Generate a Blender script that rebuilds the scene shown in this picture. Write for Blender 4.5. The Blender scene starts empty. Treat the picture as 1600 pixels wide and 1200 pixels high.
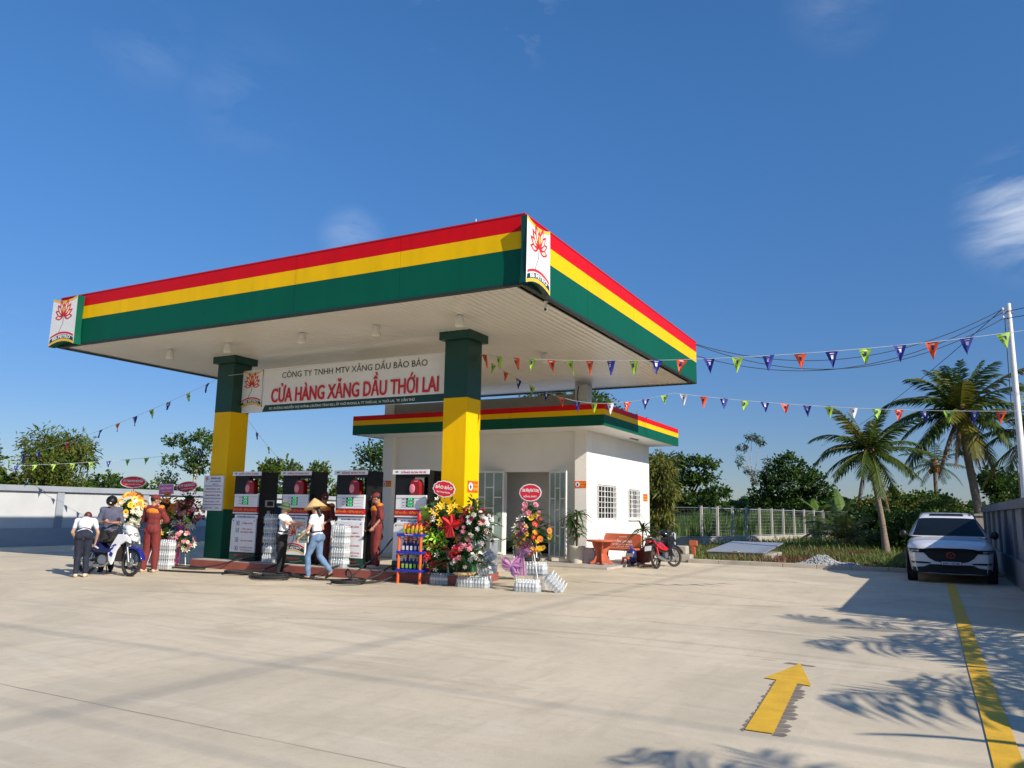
import bpy, bmesh, math, random
from math import sin, cos, pi, radians as RD, sqrt
from mathutils import Vector as V, Matrix, noise, Quaternion
from mathutils.bvhtree import BVHTree
S = bpy.context.scene
COL = S.collection
RND = random.Random(7)

# ---------------------------------------------------------------- camera
cam_d = bpy.data.cameras.new('camera'); cam = bpy.data.objects.new('camera', cam_d); COL.objects.link(cam); S.camera = cam
CP = V((5.8764, -11.3476, 1.5)); YAW, PITCH, ROLL = 0.4912, 0.1625, 0.0171
_f = V((-sin(YAW), cos(YAW), 0)); _r = V((cos(YAW), sin(YAW), 0)); _u = V((0, 0, 1))
F_ = _f * cos(PITCH) + _u * sin(PITCH); U_ = _u * cos(PITCH) - _f * sin(PITCH)
R2 = _r * cos(ROLL) + U_ * sin(ROLL); U2 = U_ * cos(ROLL) - _r * sin(ROLL)
cam.matrix_world = Matrix(((R2.x, U2.x, -F_.x, CP.x), (R2.y, U2.y, -F_.y, CP.y), (R2.z, U2.z, -F_.z, CP.z), (0, 0, 0, 1)))
cam_d.sensor_width = 36; cam_d.lens = 27.2164; cam_d.clip_end = 2000; cam_d.clip_start = .1

# ---------------------------------------------------------------- sun, sky
SUN = V((1, -.33, .635)).normalized()
EL = math.asin(SUN.z); AZ = math.atan2(SUN.x, SUN.y)
sl = bpy.data.lights.new('sun', 'SUN'); sl.energy = 4.4; sl.angle = RD(.5); sl.color = (1, .91, .78)
so = bpy.data.objects.new('sun', sl); COL.objects.link(so); so.rotation_euler = SUN.to_track_quat('Z', 'Y').to_euler()
W = bpy.data.worlds.new('World'); S.world = W; W.use_nodes = True
nt = W.node_tree; nt.nodes.clear()
def N(t, **k):
    n = nt.nodes.new(t)
    for a, b in k.items(): setattr(n, a, b)
    return n
sky = N('ShaderNodeTexSky', sky_type='NISHITA', sun_disc=False, sun_elevation=EL, sun_rotation=AZ, altitude=0, air_density=1.0, dust_density=.2, ozone_density=1.5)
bg = N('ShaderNodeBackground'); wo = N('ShaderNodeOutputWorld'); bg.inputs[1].default_value = .094
hs = N('ShaderNodeHueSaturation'); hs.inputs['Saturation'].default_value = 1.12; hs.inputs['Value'].default_value = 1.0
tc = N('ShaderNodeTexCoord'); mp = N('ShaderNodeMapping'); mp.inputs['Scale'].default_value = (1.3, 1.3, 3.2)
nz = N('ShaderNodeTexNoise'); nz.inputs['Scale'].default_value = 3.6; nz.inputs['Detail'].default_value = 9; nz.inputs['Roughness'].default_value = .62; nz.inputs['Distortion'].default_value = .35
L = nt.links.new
L(tc.outputs['Generated'], mp.inputs[0]); L(mp.outputs[0], nz.inputs['Vector'])
def skydir(px, py):
    return (F_ + R2 * ((px - 800) / 1209.6) - U2 * ((py - 600) / 1209.6)).normalized()
last = None
# thin wisps of cloud in a few directions of the sky
for (px, py, rad, k) in ((765, 5, .10, .8), (1610, 335, .085, .85), (550, 375, .05, .3), (1310, 0, .07, .13), (390, 150, .09, .09), (230, 70, .07, .07), (25, 530, .05, .3)):
    d = skydir(px, py)
    cx_ = N('ShaderNodeVectorMath', operation='DISTANCE'); cx_.inputs[1].default_value = d
    L(tc.outputs['Generated'], cx_.inputs[0])
    mr = N('ShaderNodeMapRange', interpolation_type='SMOOTHSTEP'); mr.inputs[1].default_value = rad; mr.inputs[2].default_value = 0; mr.inputs[3].default_value = 0; mr.inputs[4].default_value = k
    L(cx_.outputs['Value'], mr.inputs[0])
    if last is None: last = mr.outputs[0]
    else:
        a = N('ShaderNodeMath', operation='MAXIMUM'); L(last, a.inputs[0]); L(mr.outputs[0], a.inputs[1]); last = a.outputs[0]
nr = N('ShaderNodeMapRange'); nr.inputs[1].default_value = .46; nr.inputs[2].default_value = .68; L(nz.outputs[0], nr.inputs[0])
mul = N('ShaderNodeMath', operation='MULTIPLY', use_clamp=True); L(nr.outputs[0], mul.inputs[0]); L(last, mul.inputs[1])
mx = N('ShaderNodeMix', data_type='RGBA'); L(mul.outputs[0], mx.inputs[0])
tint = N('ShaderNodeMix', data_type='RGBA', blend_type='MULTIPLY'); tint.inputs[0].default_value = 1; tint.inputs[7].default_value = (.80, 1.02, 1.27, 1)
sx = N('ShaderNodeSeparateXYZ'); L(tc.outputs['Generated'], sx.inputs[0]); sm_ = N('ShaderNodeMapRange', interpolation_type='SMOOTHSTEP'); sm_.inputs[1].default_value = -.05; sm_.inputs[2].default_value = .62; L(sx.outputs['Z'], sm_.inputs[0])
gr_ = N('ShaderNodeMix', data_type='RGBA'); gr_.inputs[6].default_value = (.50, .455, .52, 1); gr_.inputs[7].default_value = (1, 1, 1, 1); L(sm_.outputs[0], gr_.inputs[0])
g2_ = N('ShaderNodeMix', data_type='RGBA', blend_type='MULTIPLY'); g2_.inputs[0].default_value = 1; L(sky.outputs[0], g2_.inputs[6]); L(gr_.outputs[2], g2_.inputs[7])
L(g2_.outputs[2], tint.inputs[6]); L(tint.outputs[2], hs.inputs['Color']); L(hs.outputs[0], mx.inputs[6]); mx.inputs[7].default_value = (8.2, 8.6, 9.2, 1)
L(mx.outputs[2], bg.inputs[0]); L(bg.outputs[0], wo.inputs[0])
S.view_settings.view_transform = 'Standard'; S.view_settings.look = 'None'; S.view_settings.exposure = 0.42; S.view_settings.gamma = 1
S.render.engine = 'CYCLES'

# ---------------------------------------------------------------- materials
def mat(name, col, rough=.6, metal=0, var=.08, vs=3., bump=0, bs=40., col2=None, spec=.5, emit=0, coat=0, detail=4, stretch=None, alpha=1, trans=0):
    m = bpy.data.materials.new(name); m.use_nodes = True
    t = m.node_tree; b = t.nodes['Principled BSDF']; l = t.links.new
    b.inputs['Roughness'].default_value = rough; b.inputs['Metallic'].default_value = metal
    b.inputs['Specular IOR Level'].default_value = spec; b.inputs['Coat Weight'].default_value = coat
    if coat: b.inputs['Coat Roughness'].default_value = .05
    tc = t.nodes.new('ShaderNodeTexCoord'); src = tc.outputs['Object']
    if stretch:
        mp = t.nodes.new('ShaderNodeMapping'); mp.inputs['Scale'].default_value = stretch; l(src, mp.inputs[0]); src = mp.outputs[0]
    nz = t.nodes.new('ShaderNodeTexNoise'); nz.inputs['Scale'].default_value = vs; nz.inputs['Detail'].default_value = detail; l(src, nz.inputs['Vector'])
    mx = t.nodes.new('ShaderNodeMix'); mx.data_type = 'RGBA'
    mr = t.nodes.new('ShaderNodeMapRange'); mr.inputs[1].default_value = .3; mr.inputs[2].default_value = .7; l(nz.outputs[0], mr.inputs[0]); l(mr.outputs[0], mx.inputs[0])
    c2 = col2 or tuple(min(1, c * (1 + var)) for c in col); c1 = col if col2 else tuple(c * (1 - var) for c in col)
    mx.inputs[6].default_value = (*c1, 1); mx.inputs[7].default_value = (*c2, 1)
    l(mx.outputs[2], b.inputs['Base Color'])
    if emit: l(mx.outputs[2], b.inputs['Emission Color']); b.inputs['Emission Strength'].default_value = emit
    if bump:
        n2 = t.nodes.new('ShaderNodeTexNoise'); n2.inputs['Scale'].default_value = bs; n2.inputs['Detail'].default_value = 5; l(src, n2.inputs['Vector'])
        bp = t.nodes.new('ShaderNodeBump'); bp.inputs['Strength'].default_value = bump; bp.inputs['Distance'].default_value = .02
        l(n2.outputs[0], bp.inputs['Height']); l(bp.outputs[0], b.inputs['Normal'])
    if trans: b.inputs['Transmission Weight'].default_value = trans; b.inputs['IOR'].default_value = 1.33
    if alpha < 1: b.inputs['Alpha'].default_value = alpha
    return m
def leafmat(name, c1, c2, tr=.35, vs=1.2, rough=.5):
    m = bpy.data.materials.new(name); m.use_nodes = True; t = m.node_tree; b = t.nodes['Principled BSDF']; l = t.links.new
    o = t.nodes['Material Output']; b.inputs['Roughness'].default_value = rough; b.inputs['Specular IOR Level'].default_value = .35
    g = t.nodes.new('ShaderNodeNewGeometry'); nz = t.nodes.new('ShaderNodeTexNoise'); nz.inputs['Scale'].default_value = vs; nz.inputs['Detail'].default_value = 3; l(g.outputs['Position'], nz.inputs['Vector'])
    a = t.nodes.new('ShaderNodeMath'); a.operation = 'MULTIPLY_ADD'; a.inputs[1].default_value = .55; l(g.outputs['Random Per Island'], a.inputs[0])
    mr = t.nodes.new('ShaderNodeMapRange'); mr.inputs[1].default_value = .3; mr.inputs[2].default_value = .7; mr.inputs[4].default_value = .5; l(nz.outputs[0], mr.inputs[0]); l(mr.outputs[0], a.inputs[2])
    mx = t.nodes.new('ShaderNodeMix'); mx.data_type = 'RGBA'; mx.inputs[6].default_value = (*c1, 1); mx.inputs[7].default_value = (*c2, 1); l(a.outputs[0], mx.inputs[0])
    l(mx.outputs[2], b.inputs['Base Color'])
    tl = t.nodes.new('ShaderNodeBsdfTranslucent'); l(mx.outputs[2], tl.inputs[0]); ms = t.nodes.new('ShaderNodeMixShader'); ms.inputs[0].default_value = tr
    l(b.outputs[0], ms.inputs[1]); l(tl.outputs[0], ms.inputs[2]); l(ms.outputs[0], o.inputs[0])
    return m
M = {}
def dm(k, *a, **kw): M[k] = mat(k, *a, **kw)
dm('red', (.60, .003, .008), .5, spec=.2, var=.04, vs=.7); dm('yellow', (.84, .49, .001), .5, var=.04, vs=.7, spec=.15); dm('green', (.0006, .092, .052), .5, var=.05, vs=.7, spec=.2)
dm('darkgreen', (.002, .05, .035), .4); dm('white', (.8, .8, .78), .5, var=.03); dm('whitewall', (.83, .81, .76), .75, var=.035, vs=1.4, bump=.12, bs=30)
dm('soffit', (.74, .71, .64), .3, var=.06, vs=.6, spec=.6); dm('soffitgap', (.16, .15, .13), .5); dm('roofdeck', (.4, .4, .4), .5)
dm('greywall', (.30, .33, .37), .85, var=.1, vs=1.3, bump=.2, bs=25, detail=8); dm('tyre', (.05, .045, .04), .9, alpha=.07, var=.4, vs=5); dm('grime', (.2, .17, .13), .9, alpha=.06, var=.5, vs=2.5); dm('wallpanel', (.50, .515, .52), .85, var=.07, vs=1.1, bump=.15, bs=20, detail=8)
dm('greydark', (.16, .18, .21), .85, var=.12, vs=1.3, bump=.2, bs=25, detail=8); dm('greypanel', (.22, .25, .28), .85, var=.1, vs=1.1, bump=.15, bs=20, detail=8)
dm('black', (.010, .010, .011), .45, spec=.25); dm('matblack', (.015, .015, .016), .75); dm('rubber', (.02, .02, .021), .7, bump=.2, bs=60); dm('chrome', (.6, .6, .62), .22, 1)
dm('steel', (.38, .39, .4), .4, .8); dm('galv', (.42, .44, .46), .5, .5); dm('glass', (.008, .012, .016), .08, spec=.22); dm('glassgreen', (.2, .27, .25), .08, spec=.8)
dm('terracotta', (.50, .115, .05), .5, var=.12, vs=5); dm('islandred', (.27, .075, .055), .6, var=.16, vs=3, bump=.15); dm('curbtop', (.43, .39, .34), .8, var=.12)
dm('concrete', (.40, .365, .31), .85, var=.14, vs=2.4, bump=.3, bs=30, detail=9); dm('whiteplastic', (.72, .72, .70), .4); dm('cream', (.55, .51, .42), .6, var=.08)
dm('blueplastic', (.02, .04, .42), .35); dm('orangeplastic', (.75, .12, .02), .4); dm('navy', (.01, .02, .13), .35); dm('orange', (.85, .24, .01), .5)
dm('maroon', (.17, .022, .02), .8, var=.14, vs=8, bump=.25, bs=25); dm('uniorange', (.75, .22, .015), .8, var=.1, vs=8); dm('shirtwhite', (.74, .74, .77), .8, var=.06, vs=9, bump=.2, bs=25)
dm('denim', (.012, .017, .034), .85, var=.2, vs=14, bump=.2); dm('lightdenim', (.13, .22, .36), .85, var=.18, vs=12, bump=.2); dm('blacktrouser', (.012, .012, .014), .8)
dm('greyshirt', (.09, .095, .15), .85, var=.15, vs=10, bump=.25, bs=25); dm('skin', (.42, .21, .13), .5, var=.08, vs=9); dm('skin2', (.55, .32, .22), .5, var=.06, vs=9); dm('hair', (.012, .009, .008), .5)
dm('haired', (.10, .02, .015), .5); dm('straw', (.68, .45, .2), .7, var=.12, vs=30); dm('felt', (.07, .11, .05), .9); dm('shoe', (.6, .47, .34), .7); dm('navycloth', (.02, .03, .13), .8)
dm('signred', (.62, .015, .03), .45); dm('logored', (.65, .02, .03), .5); dm('pinkpaper', (.68, .14, .4), .6, var=.12, vs=8); dm('lilac', (.55, .25, .5), .7, var=.15, vs=12, alpha=.78)
dm('tagred', (.55, .06, .015), .5); dm('tagblue', (.01, .02, .2), .5); dm('orangesign', (.78, .09, .015), .5); dm('signwhite', (.78, .78, .80), .45, var=.02); dm('blacktext', (.015, .03, .025), .5)
dm('redtext', (.5, .012, .03), .5); dm('bluetext', (.03, .05, .25), .5); dm('yellowtext', (.85, .6, .02), .5); dm('lcd', (.02, .05, .035), .2); dm('led', (.05, .8, .2), .4, emit=.7)
dm('paint', (.72, .42, .02), .65, var=.12, vs=6, bump=.15, bs=40, detail=8); dm('stain', (.25, .21, .17), .8, var=.25, vs=7, detail=8, alpha=.8); dm('joint', (.11, .095, .075), .95)
dm('carwhite', (.74, .75, .78), .28, coat=.8, var=.02); dm('carblue', (.012, .04, .12), .3, coat=.7); dm('carblack', (.012, .012, .013), .45); dm('headlamp', (.35, .38, .4), .1, .3, spec=1)
dm('plate', (.75, .76, .78), .4); dm('potbrown', (.10, .022, .018), .3); dm('bottle', (.62, .68, .70), .12, spec=.9, alpha=.55, var=.15, vs=18); dm('film', (.75, .8, .82), .1, spec=1, alpha=.22)
dm('gravel', (.34, .35, .36), .9, var=.35, vs=14); dm('brick', (.5, .13, .06), .85, var=.2, vs=10); dm('wood', (.28, .17, .09), .8, var=.2); dm('bark', (.15, .11, .075), .9, var=.35, vs=9, bump=.5, bs=18)
dm('palmbark', (.22, .175, .13), .9, var=.35, vs=7, bump=.6, bs=12, stretch=(1, 1, 4)); dm('deadfrond', (.27, .145, .075), .85, var=.3, vs=5); dm('palebark', (.42, .39, .33), .8, var=.2)
dm('fblue', (.008, .022, .26), .65); dm('forange', (.8, .10, .025), .65); dm('fgreen', (.34, .55, .04), .65); dm('fwhite', (.75, .76, .8), .65); dm('rope', (.6, .62, .65), .7); dm('wire', (.02, .02, .022), .6)
dm('interior', (.42, .40, .36), .8); dm('floortile', (.4, .39, .36), .3); dm('pinkgrey', (.48, .40, .42), .8); dm('amber', (.55, .2, .02), .3); dm('tail', (.3, .01, .01), .25, spec=.8)
M['leafdark'] = leafmat('leafdark', (.016, .045, .009), (.055, .11, .02)); M['leafmid'] = leafmat('leafmid', (.03, .08, .01), (.11, .19, .025)); M['leafolive'] = leafmat('leafolive', (.06, .085, .012), (.19, .21, .035))
M['leafgrey'] = leafmat('leafgrey', (.05, .07, .04), (.11, .14, .08)); M['palmleaf'] = leafmat('palmleaf', (.025, .06, .008), (.10, .15, .022), .3); M['reed'] = leafmat('reed', (.05, .11, .025), (.15, .24, .06), .3)
M['weed'] = leafmat('weed', (.07, .12, .02), (.20, .24, .06), .25, .9); M['weedred'] = leafmat('weedred', (.10, .06, .03), (.25, .10, .055), .25, .9); M['plantleaf'] = leafmat('plantleaf', (.015, .05, .01), (.06, .12, .015), .2, 6)
M['banana'] = leafmat('banana', (.07, .14, .02), (.16, .25, .05), .4); M['palmyellow'] = leafmat('palmyellow', (.11, .12, .015), (.24, .21, .035), .3); M['fern'] = leafmat('fern', (.01, .055, .02), (.04, .12, .03), .2, 6)
for k, c in dict(f_red=(.55, .01, .015), f_darkred=(.25, .008, .02), f_yellow=(.85, .5, .02), f_orange=(.85, .22, .01), f_pink=(.75, .25, .32), f_cream=(.82, .78, .62), f_white=(.8, .76, .74), f_lime=(.3, .6, .03), f_purple=(.22, .04, .1), f_blush=(.8, .5, .45)).items():
    dm(k, c, .6, var=.12, vs=20)

def mixwhite_concrete(name, base, dark, light, scale=.35):
    m = bpy.data.materials.new(name); m.use_nodes = True; t = m.node_tree; b = t.nodes['Principled BSDF']; l = t.links.new
    tc = t.nodes.new('ShaderNodeTexCoord')
    def nz(sc, det, dist=0, st=None):
        n = t.nodes.new('ShaderNodeTexNoise'); n.inputs['Scale'].default_value = sc; n.inputs['Detail'].default_value = det; n.inputs['Distortion'].default_value = dist; n.inputs['Roughness'].default_value = .6
        if st:
            mp = t.nodes.new('ShaderNodeMapping'); mp.inputs['Scale'].default_value = st; mp.inputs['Rotation'].default_value = (0, 0, .5); l(tc.outputs['Object'], mp.inputs[0]); l(mp.outputs[0], n.inputs['Vector'])
        else: l(tc.outputs['Object'], n.inputs['Vector'])
        return n.outputs[0]
    def rng(s, a, bb, c=0, d=1):
        r = t.nodes.new('ShaderNodeMapRange'); r.inputs[1].default_value = a; r.inputs[2].default_value = bb; r.inputs[3].default_value = c; r.inputs[4].default_value = d; l(s, r.inputs[0]); return r.outputs[0]
    def mix(f, a, bcol):
        x = t.nodes.new('ShaderNodeMix'); x.data_type = 'RGBA'; l(f, x.inputs[0])
        if isinstance(a, tuple): x.inputs[6].default_value = (*a, 1)
        else: l(a, x.inputs[6])
        x.inputs[7].default_value = (*bcol, 1); return x.outputs[2]
    c = mix(rng(nz(scale, 9, 1.0), .40, .64, 0, .95), base, dark)
    c = mix(rng(nz(.8, 9, 1.2, (.5, 2.6, 1)), .55, .74, 0, .5), c, light)
    c = mix(rng(nz(1.7, 10, .4, (2.2, .5, 1)), .52, .74, 0, .7), c, dark); c = mix(rng(nz(.55, 10, 2.0, (.35, 3.2, 1)), .56, .7, 0, .45), c, tuple(x * .86 for x in dark))
    c = mix(rng(nz(9, 6), .5, .8, 0, .28), c, tuple(x * .72 for x in dark))
    c = mix(rng(nz(60, 3), .62, .72, 0, .25), c, tuple(x * .5 for x in dark))
    sn = t.nodes.new('ShaderNodeVectorMath'); sn.operation = 'SNAP'; sn.inputs[1].default_value = (5, 4.9, 100); l(tc.outputs['Object'], sn.inputs[0]); wn = t.nodes.new('ShaderNodeTexWhiteNoise'); l(sn.outputs[0], wn.inputs[0])
    hv = t.nodes.new('ShaderNodeHueSaturation'); l(rng(wn.outputs[0], 0, 1, .93, 1.04), hv.inputs['Value']); l(c, hv.inputs['Color']); c = hv.outputs[0]
    l(c, b.inputs['Base Color']); b.inputs['Specular IOR Level'].default_value = .25
    l(rng(nz(1.3, 6), .3, .7, .55, .85), b.inputs['Roughness'])
    bp = t.nodes.new('ShaderNodeBump'); bp.inputs['Strength'].default_value = .22; bp.inputs['Distance'].default_value = .01; l(nz(35, 8), bp.inputs['Height']); l(bp.outputs[0], b.inputs['Normal'])
    return m
M['yard'] = mixwhite_concrete('yard', (.67, .575, .42), (.52, .45, .33), (.76, .68, .54))
M['earth'] = mat('earth', (.09, .08, .04), .95, var=.3, vs=.8, col2=(.15, .14, .06), bump=.4, bs=8)

# ---------------------------------------------------------------- mesh builder
class MB:
    def __init__(s): s.v = []; s.f = []; s.m = []; s.sm = []; s.mats = []
    def mi(s, m):
        m = M[m] if isinstance(m, str) else m
        if m not in s.mats: s.mats.append(m)
        return s.mats.index(m)
    def add(s, vs, fs, m, smooth=False, T=None):
        o = len(s.v); i = s.mi(m)
        s.v += [T @ V(p) for p in vs] if T is not None else [V(p) for p in vs]
        for f in fs: s.f.append([o + k for k in f]); s.m.append(i); s.sm.append(smooth)
        return s
    def box(s, x0, y0, z0, x1, y1, z1, m, T=None):
        return s.add([(x0, y0, z0), (x1, y0, z0), (x1, y1, z0), (x0, y1, z0), (x0, y0, z1), (x1, y0, z1), (x1, y1, z1), (x0, y1, z1)],
                     [(0, 3, 2, 1), (4, 5, 6, 7), (0, 1, 5, 4), (1, 2, 6, 5), (2, 3, 7, 6), (3, 0, 4, 7)], m, False, T)
    def cbox(s, c, d, m, T=None): return s.box(c[0]-d[0]/2, c[1]-d[1]/2, c[2]-d[2]/2, c[0]+d[0]/2, c[1]+d[1]/2, c[2]+d[2]/2, m, T)
    def prism(s, pts, vec, m, T=None):
        n = len(pts); vec = V(vec); a = [V(p) for p in pts]
        return s.add(a + [p + vec for p in a], [tuple(range(n - 1, -1, -1)), tuple(range(n, 2 * n))] + [(i, (i + 1) % n, n + (i + 1) % n, n + i) for i in range(n)], m, False, T)
    def poly(s, pts, m, T=None): return s.add(pts, [tuple(range(len(pts)))], m, False, T)
    def tube(s, pts, r, m, n=8, T=None, cap=True):
        pts = [V(p) for p in pts]; rs = r if isinstance(r, (list, tuple)) else [r] * len(pts)
        vs = []; fs = []; t0 = (pts[1] - pts[0]).normalized(); up = V((0, 0, 1)) if abs(t0.z) < .9 else V((1, 0, 0))
        a = t0.cross(up).normalized()
        for i, p in enumerate(pts):
            t = (pts[min(i + 1, len(pts) - 1)] - pts[max(i - 1, 0)])
            t = t.normalized() if t.length > 1e-9 else t0
            a = (a - t * a.dot(t)); a = a.normalized() if a.length > 1e-6 else t.orthogonal().normalized()
            b = t.cross(a)
            vs += [p + (a * cos(2 * pi * k / n) + b * sin(2 * pi * k / n)) * rs[i] for k in range(n)]
        for i in range(len(pts) - 1):
            for k in range(n): fs.append((i * n + k, i * n + (k + 1) % n, (i + 1) * n + (k + 1) % n, (i + 1) * n + k))
        s.add(vs, fs, m, True, T)
        if cap: s.add(vs[:n], [tuple(range(n - 1, -1, -1))], m, False, T); s.add(vs[-n:], [tuple(range(n))], m, False, T)
        return s
    def ball(s, c, r, m, nu=12, nv=8, T=None, R=None):
        r = (r, r, r) if isinstance(r, (int, float)) else r; c = V(c); vs = []; fs = []
        R = R or Matrix.Identity(3)
        vs.append(c + R @ V((0, 0, r[2])))
        for j in range(1, nv):
            for i in range(nu):
                a = pi * j / nv; b = 2 * pi * i / nu
                vs.append(c + R @ V((r[0] * sin(a) * cos(b), r[1] * sin(a) * sin(b), r[2] * cos(a))))
        vs.append(c + R @ V((0, 0, -r[2])))
        for i in range(nu): fs.append((0, 1 + i, 1 + (i + 1) % nu)); fs.append((len(vs) - 1, 1 + (nv - 2) * nu + (i + 1) % nu, 1 + (nv - 2) * nu + i))
        for j in range(nv - 2):
            for i in range(nu): fs.append((1 + j * nu + i, 1 + (j + 1) * nu + i, 1 + (j + 1) * nu + (i + 1) % nu, 1 + j * nu + (i + 1) % nu))
        return s.add(vs, fs, m, True, T)
    def lathe(s, prof, c, m, n=16, T=None, cap=True):
        c = V(c); vs = []; fs = []
        for (r, z) in prof: vs += [c + V((r * cos(2 * pi * k / n), r * sin(2 * pi * k / n), z)) for k in range(n)]
        for i in range(len(prof) - 1):
            for k in range(n): fs.append((i * n + k, i * n + (k + 1) % n, (i + 1) * n + (k + 1) % n, (i + 1) * n + k))
        s.add(vs, fs, m, True, T)
        for i0, rev in ((0, True), (len(prof) - 1, False)):
            if cap and prof[i0][0] > 1e-4:
                q = vs[i0 * n:(i0 + 1) * n]; s.add(q, [tuple(range(n - 1, -1, -1)) if rev else tuple(range(n))], m, False, T)
        return s
    def grid(s, fn, nu, nv, m, T=None, smooth=True):
        vs = [fn(i / nu, j / nv) for j in range(nv + 1) for i in range(nu + 1)]
        return s.add(vs, [(j * (nu + 1) + i, j * (nu + 1) + i + 1, (j + 1) * (nu + 1) + i + 1, (j + 1) * (nu + 1) + i) for j in range(nv) for i in range(nu)], m, smooth, T)
    def build(s, name, parent=None, bevel=0, loc=None, rz=0, fix=True):
        me = bpy.data.meshes.new(name); me.from_pydata([tuple(p) for p in s.v], [], s.f)
        for m in s.mats: me.materials.append(m)
        me.polygons.foreach_set('material_index', s.m); me.polygons.foreach_set('use_smooth', s.sm); me.update()
        o = bpy.data.objects.new(name, me); COL.objects.link(o)
        if parent: o.parent = parent
        if loc: o.location = loc
        if rz: o.rotation_euler.z = rz
        if bevel:
            b = o.modifiers.new('bevel', 'BEVEL'); b.width = bevel; b.segments = 2; b.limit_method = 'ANGLE'; b.angle_limit = RD(40)
        return o
def thing(name, label, cat, loc=(0, 0, 0), rz=0, group=None):
    o = bpy.data.objects.new(name, None); COL.objects.link(o); o.location = loc; o.rotation_euler = (0, 0, rz); o.empty_display_size = .2
    return tag(o, label, cat, group)
def tag(o, label, cat, group=None, kind=None):
    o['label'] = label; o['category'] = cat
    if group: o['group'] = group
    if kind: o['kind'] = kind
    return o
def struct(o, label=None, cat='ground'):
    o['kind'] = 'structure'; o['category'] = cat
    if label: o['label'] = label
    return o
def kids(o): return [c for c in bpy.data.objects if c.parent == o]
def dup(root, loc=None, rz=None, label=None, group=None, parent=None):
    c = root.copy(); COL.objects.link(c)
    if parent is not None: c.parent = parent
    if loc is not None: c.location = loc
    if rz is not None: c.rotation_euler.z = rz
    if label: c['label'] = label
    if group: c['group'] = group
    for k in kids(root): dup(k, parent=c)
    return c
def frame(o, ux, uy):   # text/plane frame: local x -> ux, local y -> uy
    ux = V(ux).normalized(); uy = V(uy); uy = (uy - ux * uy.dot(ux)).normalized(); uz = ux.cross(uy)
    return Matrix(((ux.x, uy.x, uz.x, o[0]), (ux.y, uy.y, uz.y, o[1]), (ux.z, uy.z, uz.z, o[2]), (0, 0, 0, 1)))
def text(s, w, h, T, m, parent, bold=.015, depth=.002, name='lettering', anchor='c'):
    """lettering fitted to w x h (metres), centred on T's origin, in T's x-y plane"""
    cu = bpy.data.curves.new('t', 'FONT'); cu.body = s; cu.size = 1; cu.offset = bold; cu.extrude = .01; cu.resolution_u = 3; cu.align_x = 'CENTER'
    o = bpy.data.objects.new('t', cu); COL.objects.link(o)
    me = bpy.data.meshes.new_from_object(o.evaluated_get(bpy.context.evaluated_depsgraph_get())); bpy.data.objects.remove(o)
    xs = [v.co.x for v in me.vertices]; ys = [v.co.y for v in me.vertices]
    if not xs: return None
    x0, x1, y0, y1 = min(xs), max(xs), min(ys), max(ys)
    for v in me.vertices:
        v.co = T @ V(((v.co.x - (x0 + x1) / 2) * w / (x1 - x0), (v.co.y - (y0 + y1) / 2) * h / (y1 - y0), (v.co.z + .01) / .02 * depth + .001))
    me.materials.clear(); me.materials.append(M[m])
    r = bpy.data.objects.new(name, me); COL.objects.link(r)
    if parent: r.parent = parent
    return r
def hsh(*a):
    return random.Random(str(a)).random()
def settle(root, loc):
    root.location = loc
    for k in kids(root): k.location = k.location - V(loc)
    return root
def clear(*o): pass
# ================================================================ ground
YD = 13.05
g = MB().add([(-900, -900, -.06), (900, -900, -.06), (900, 900, -.06), (-900, 900, -.06)], [(0, 1, 2, 3)], 'earth')
struct(g.build('ground'), 'flat earth and grassland spreading to the horizon', 'ground')
mb = MB(); nx, ny = 60, 70
def yd(u, v):
    x = -22 + 29.7 * u; y = -22 + 35.05 * v
    return (x, y, .006 * noise.noise(V((x * .3, y * .3, 0))) * 0)
mb.grid(yd, 2, 2, 'yard')
struct(mb.build('concrete_yard'), 'pale poured concrete forecourt, stained and sunlit', 'paving')
mb = MB()
rj = random.Random(3)
def joint(p, q, w):
    p = V(p); q = V(q); d = (q - p); n = V((-d.y, d.x, 0)).normalized(); k = int(d.length / .35) + 1; pts = []
    for i in range(k + 1):
        c = p + d * i / k + n * (rj.random() - .5) * .012; ww = w * (.5 + rj.random() * .9) / 2; pts.append((c - n * ww, c + n * ww))
    for i in range(k): mb.poly([pts[i][0], pts[i + 1][0], pts[i + 1][1], pts[i][1]], 'joint')
for y in (-17.15, -12.25, -7.35, -2.45, 2.35, 7.3): joint((-22, y, .004), (7.6, y, .004), .0045 if y < 2 else .012)
for x in (-14.9, -9.9): joint((x, -20, .004), (x, 13, .004), .004)
for a, b, w in (((-1.8, 5.3, .004), (6.9, 2.0, .004), .012), ((3.4, .2, .004), (5.0, -.1, .004), .006)): joint(a, b, w)  # first, diagonal line: slab joint with the bunting string's shadow drawn into it
rj = random.Random(11)
for k in range(16):   # short curing cracks and scuffs
    x = rj.uniform(-9, 6); y = rj.uniform(-8, 1); a = rj.uniform(-.5, .5); l = rj.uniform(.1, .5); joint((x, y, .004), (x + l * cos(a), y + l * sin(a), .004), .006)
struct(mb.build('pavement_joints'), 'thin dark saw-cut joints, cracks and one painted string shadow in the concrete yard', 'joints')
mb = MB(); rj = random.Random(21)
def strip(pts, w, m, z):
    for (a, b) in zip(pts, pts[1:]):
        d = (b - a).normalized(); n = V((-d.y, d.x, 0)) * w / 2; mb.poly([a - n, b - n, b + n, a + n], m)
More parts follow.
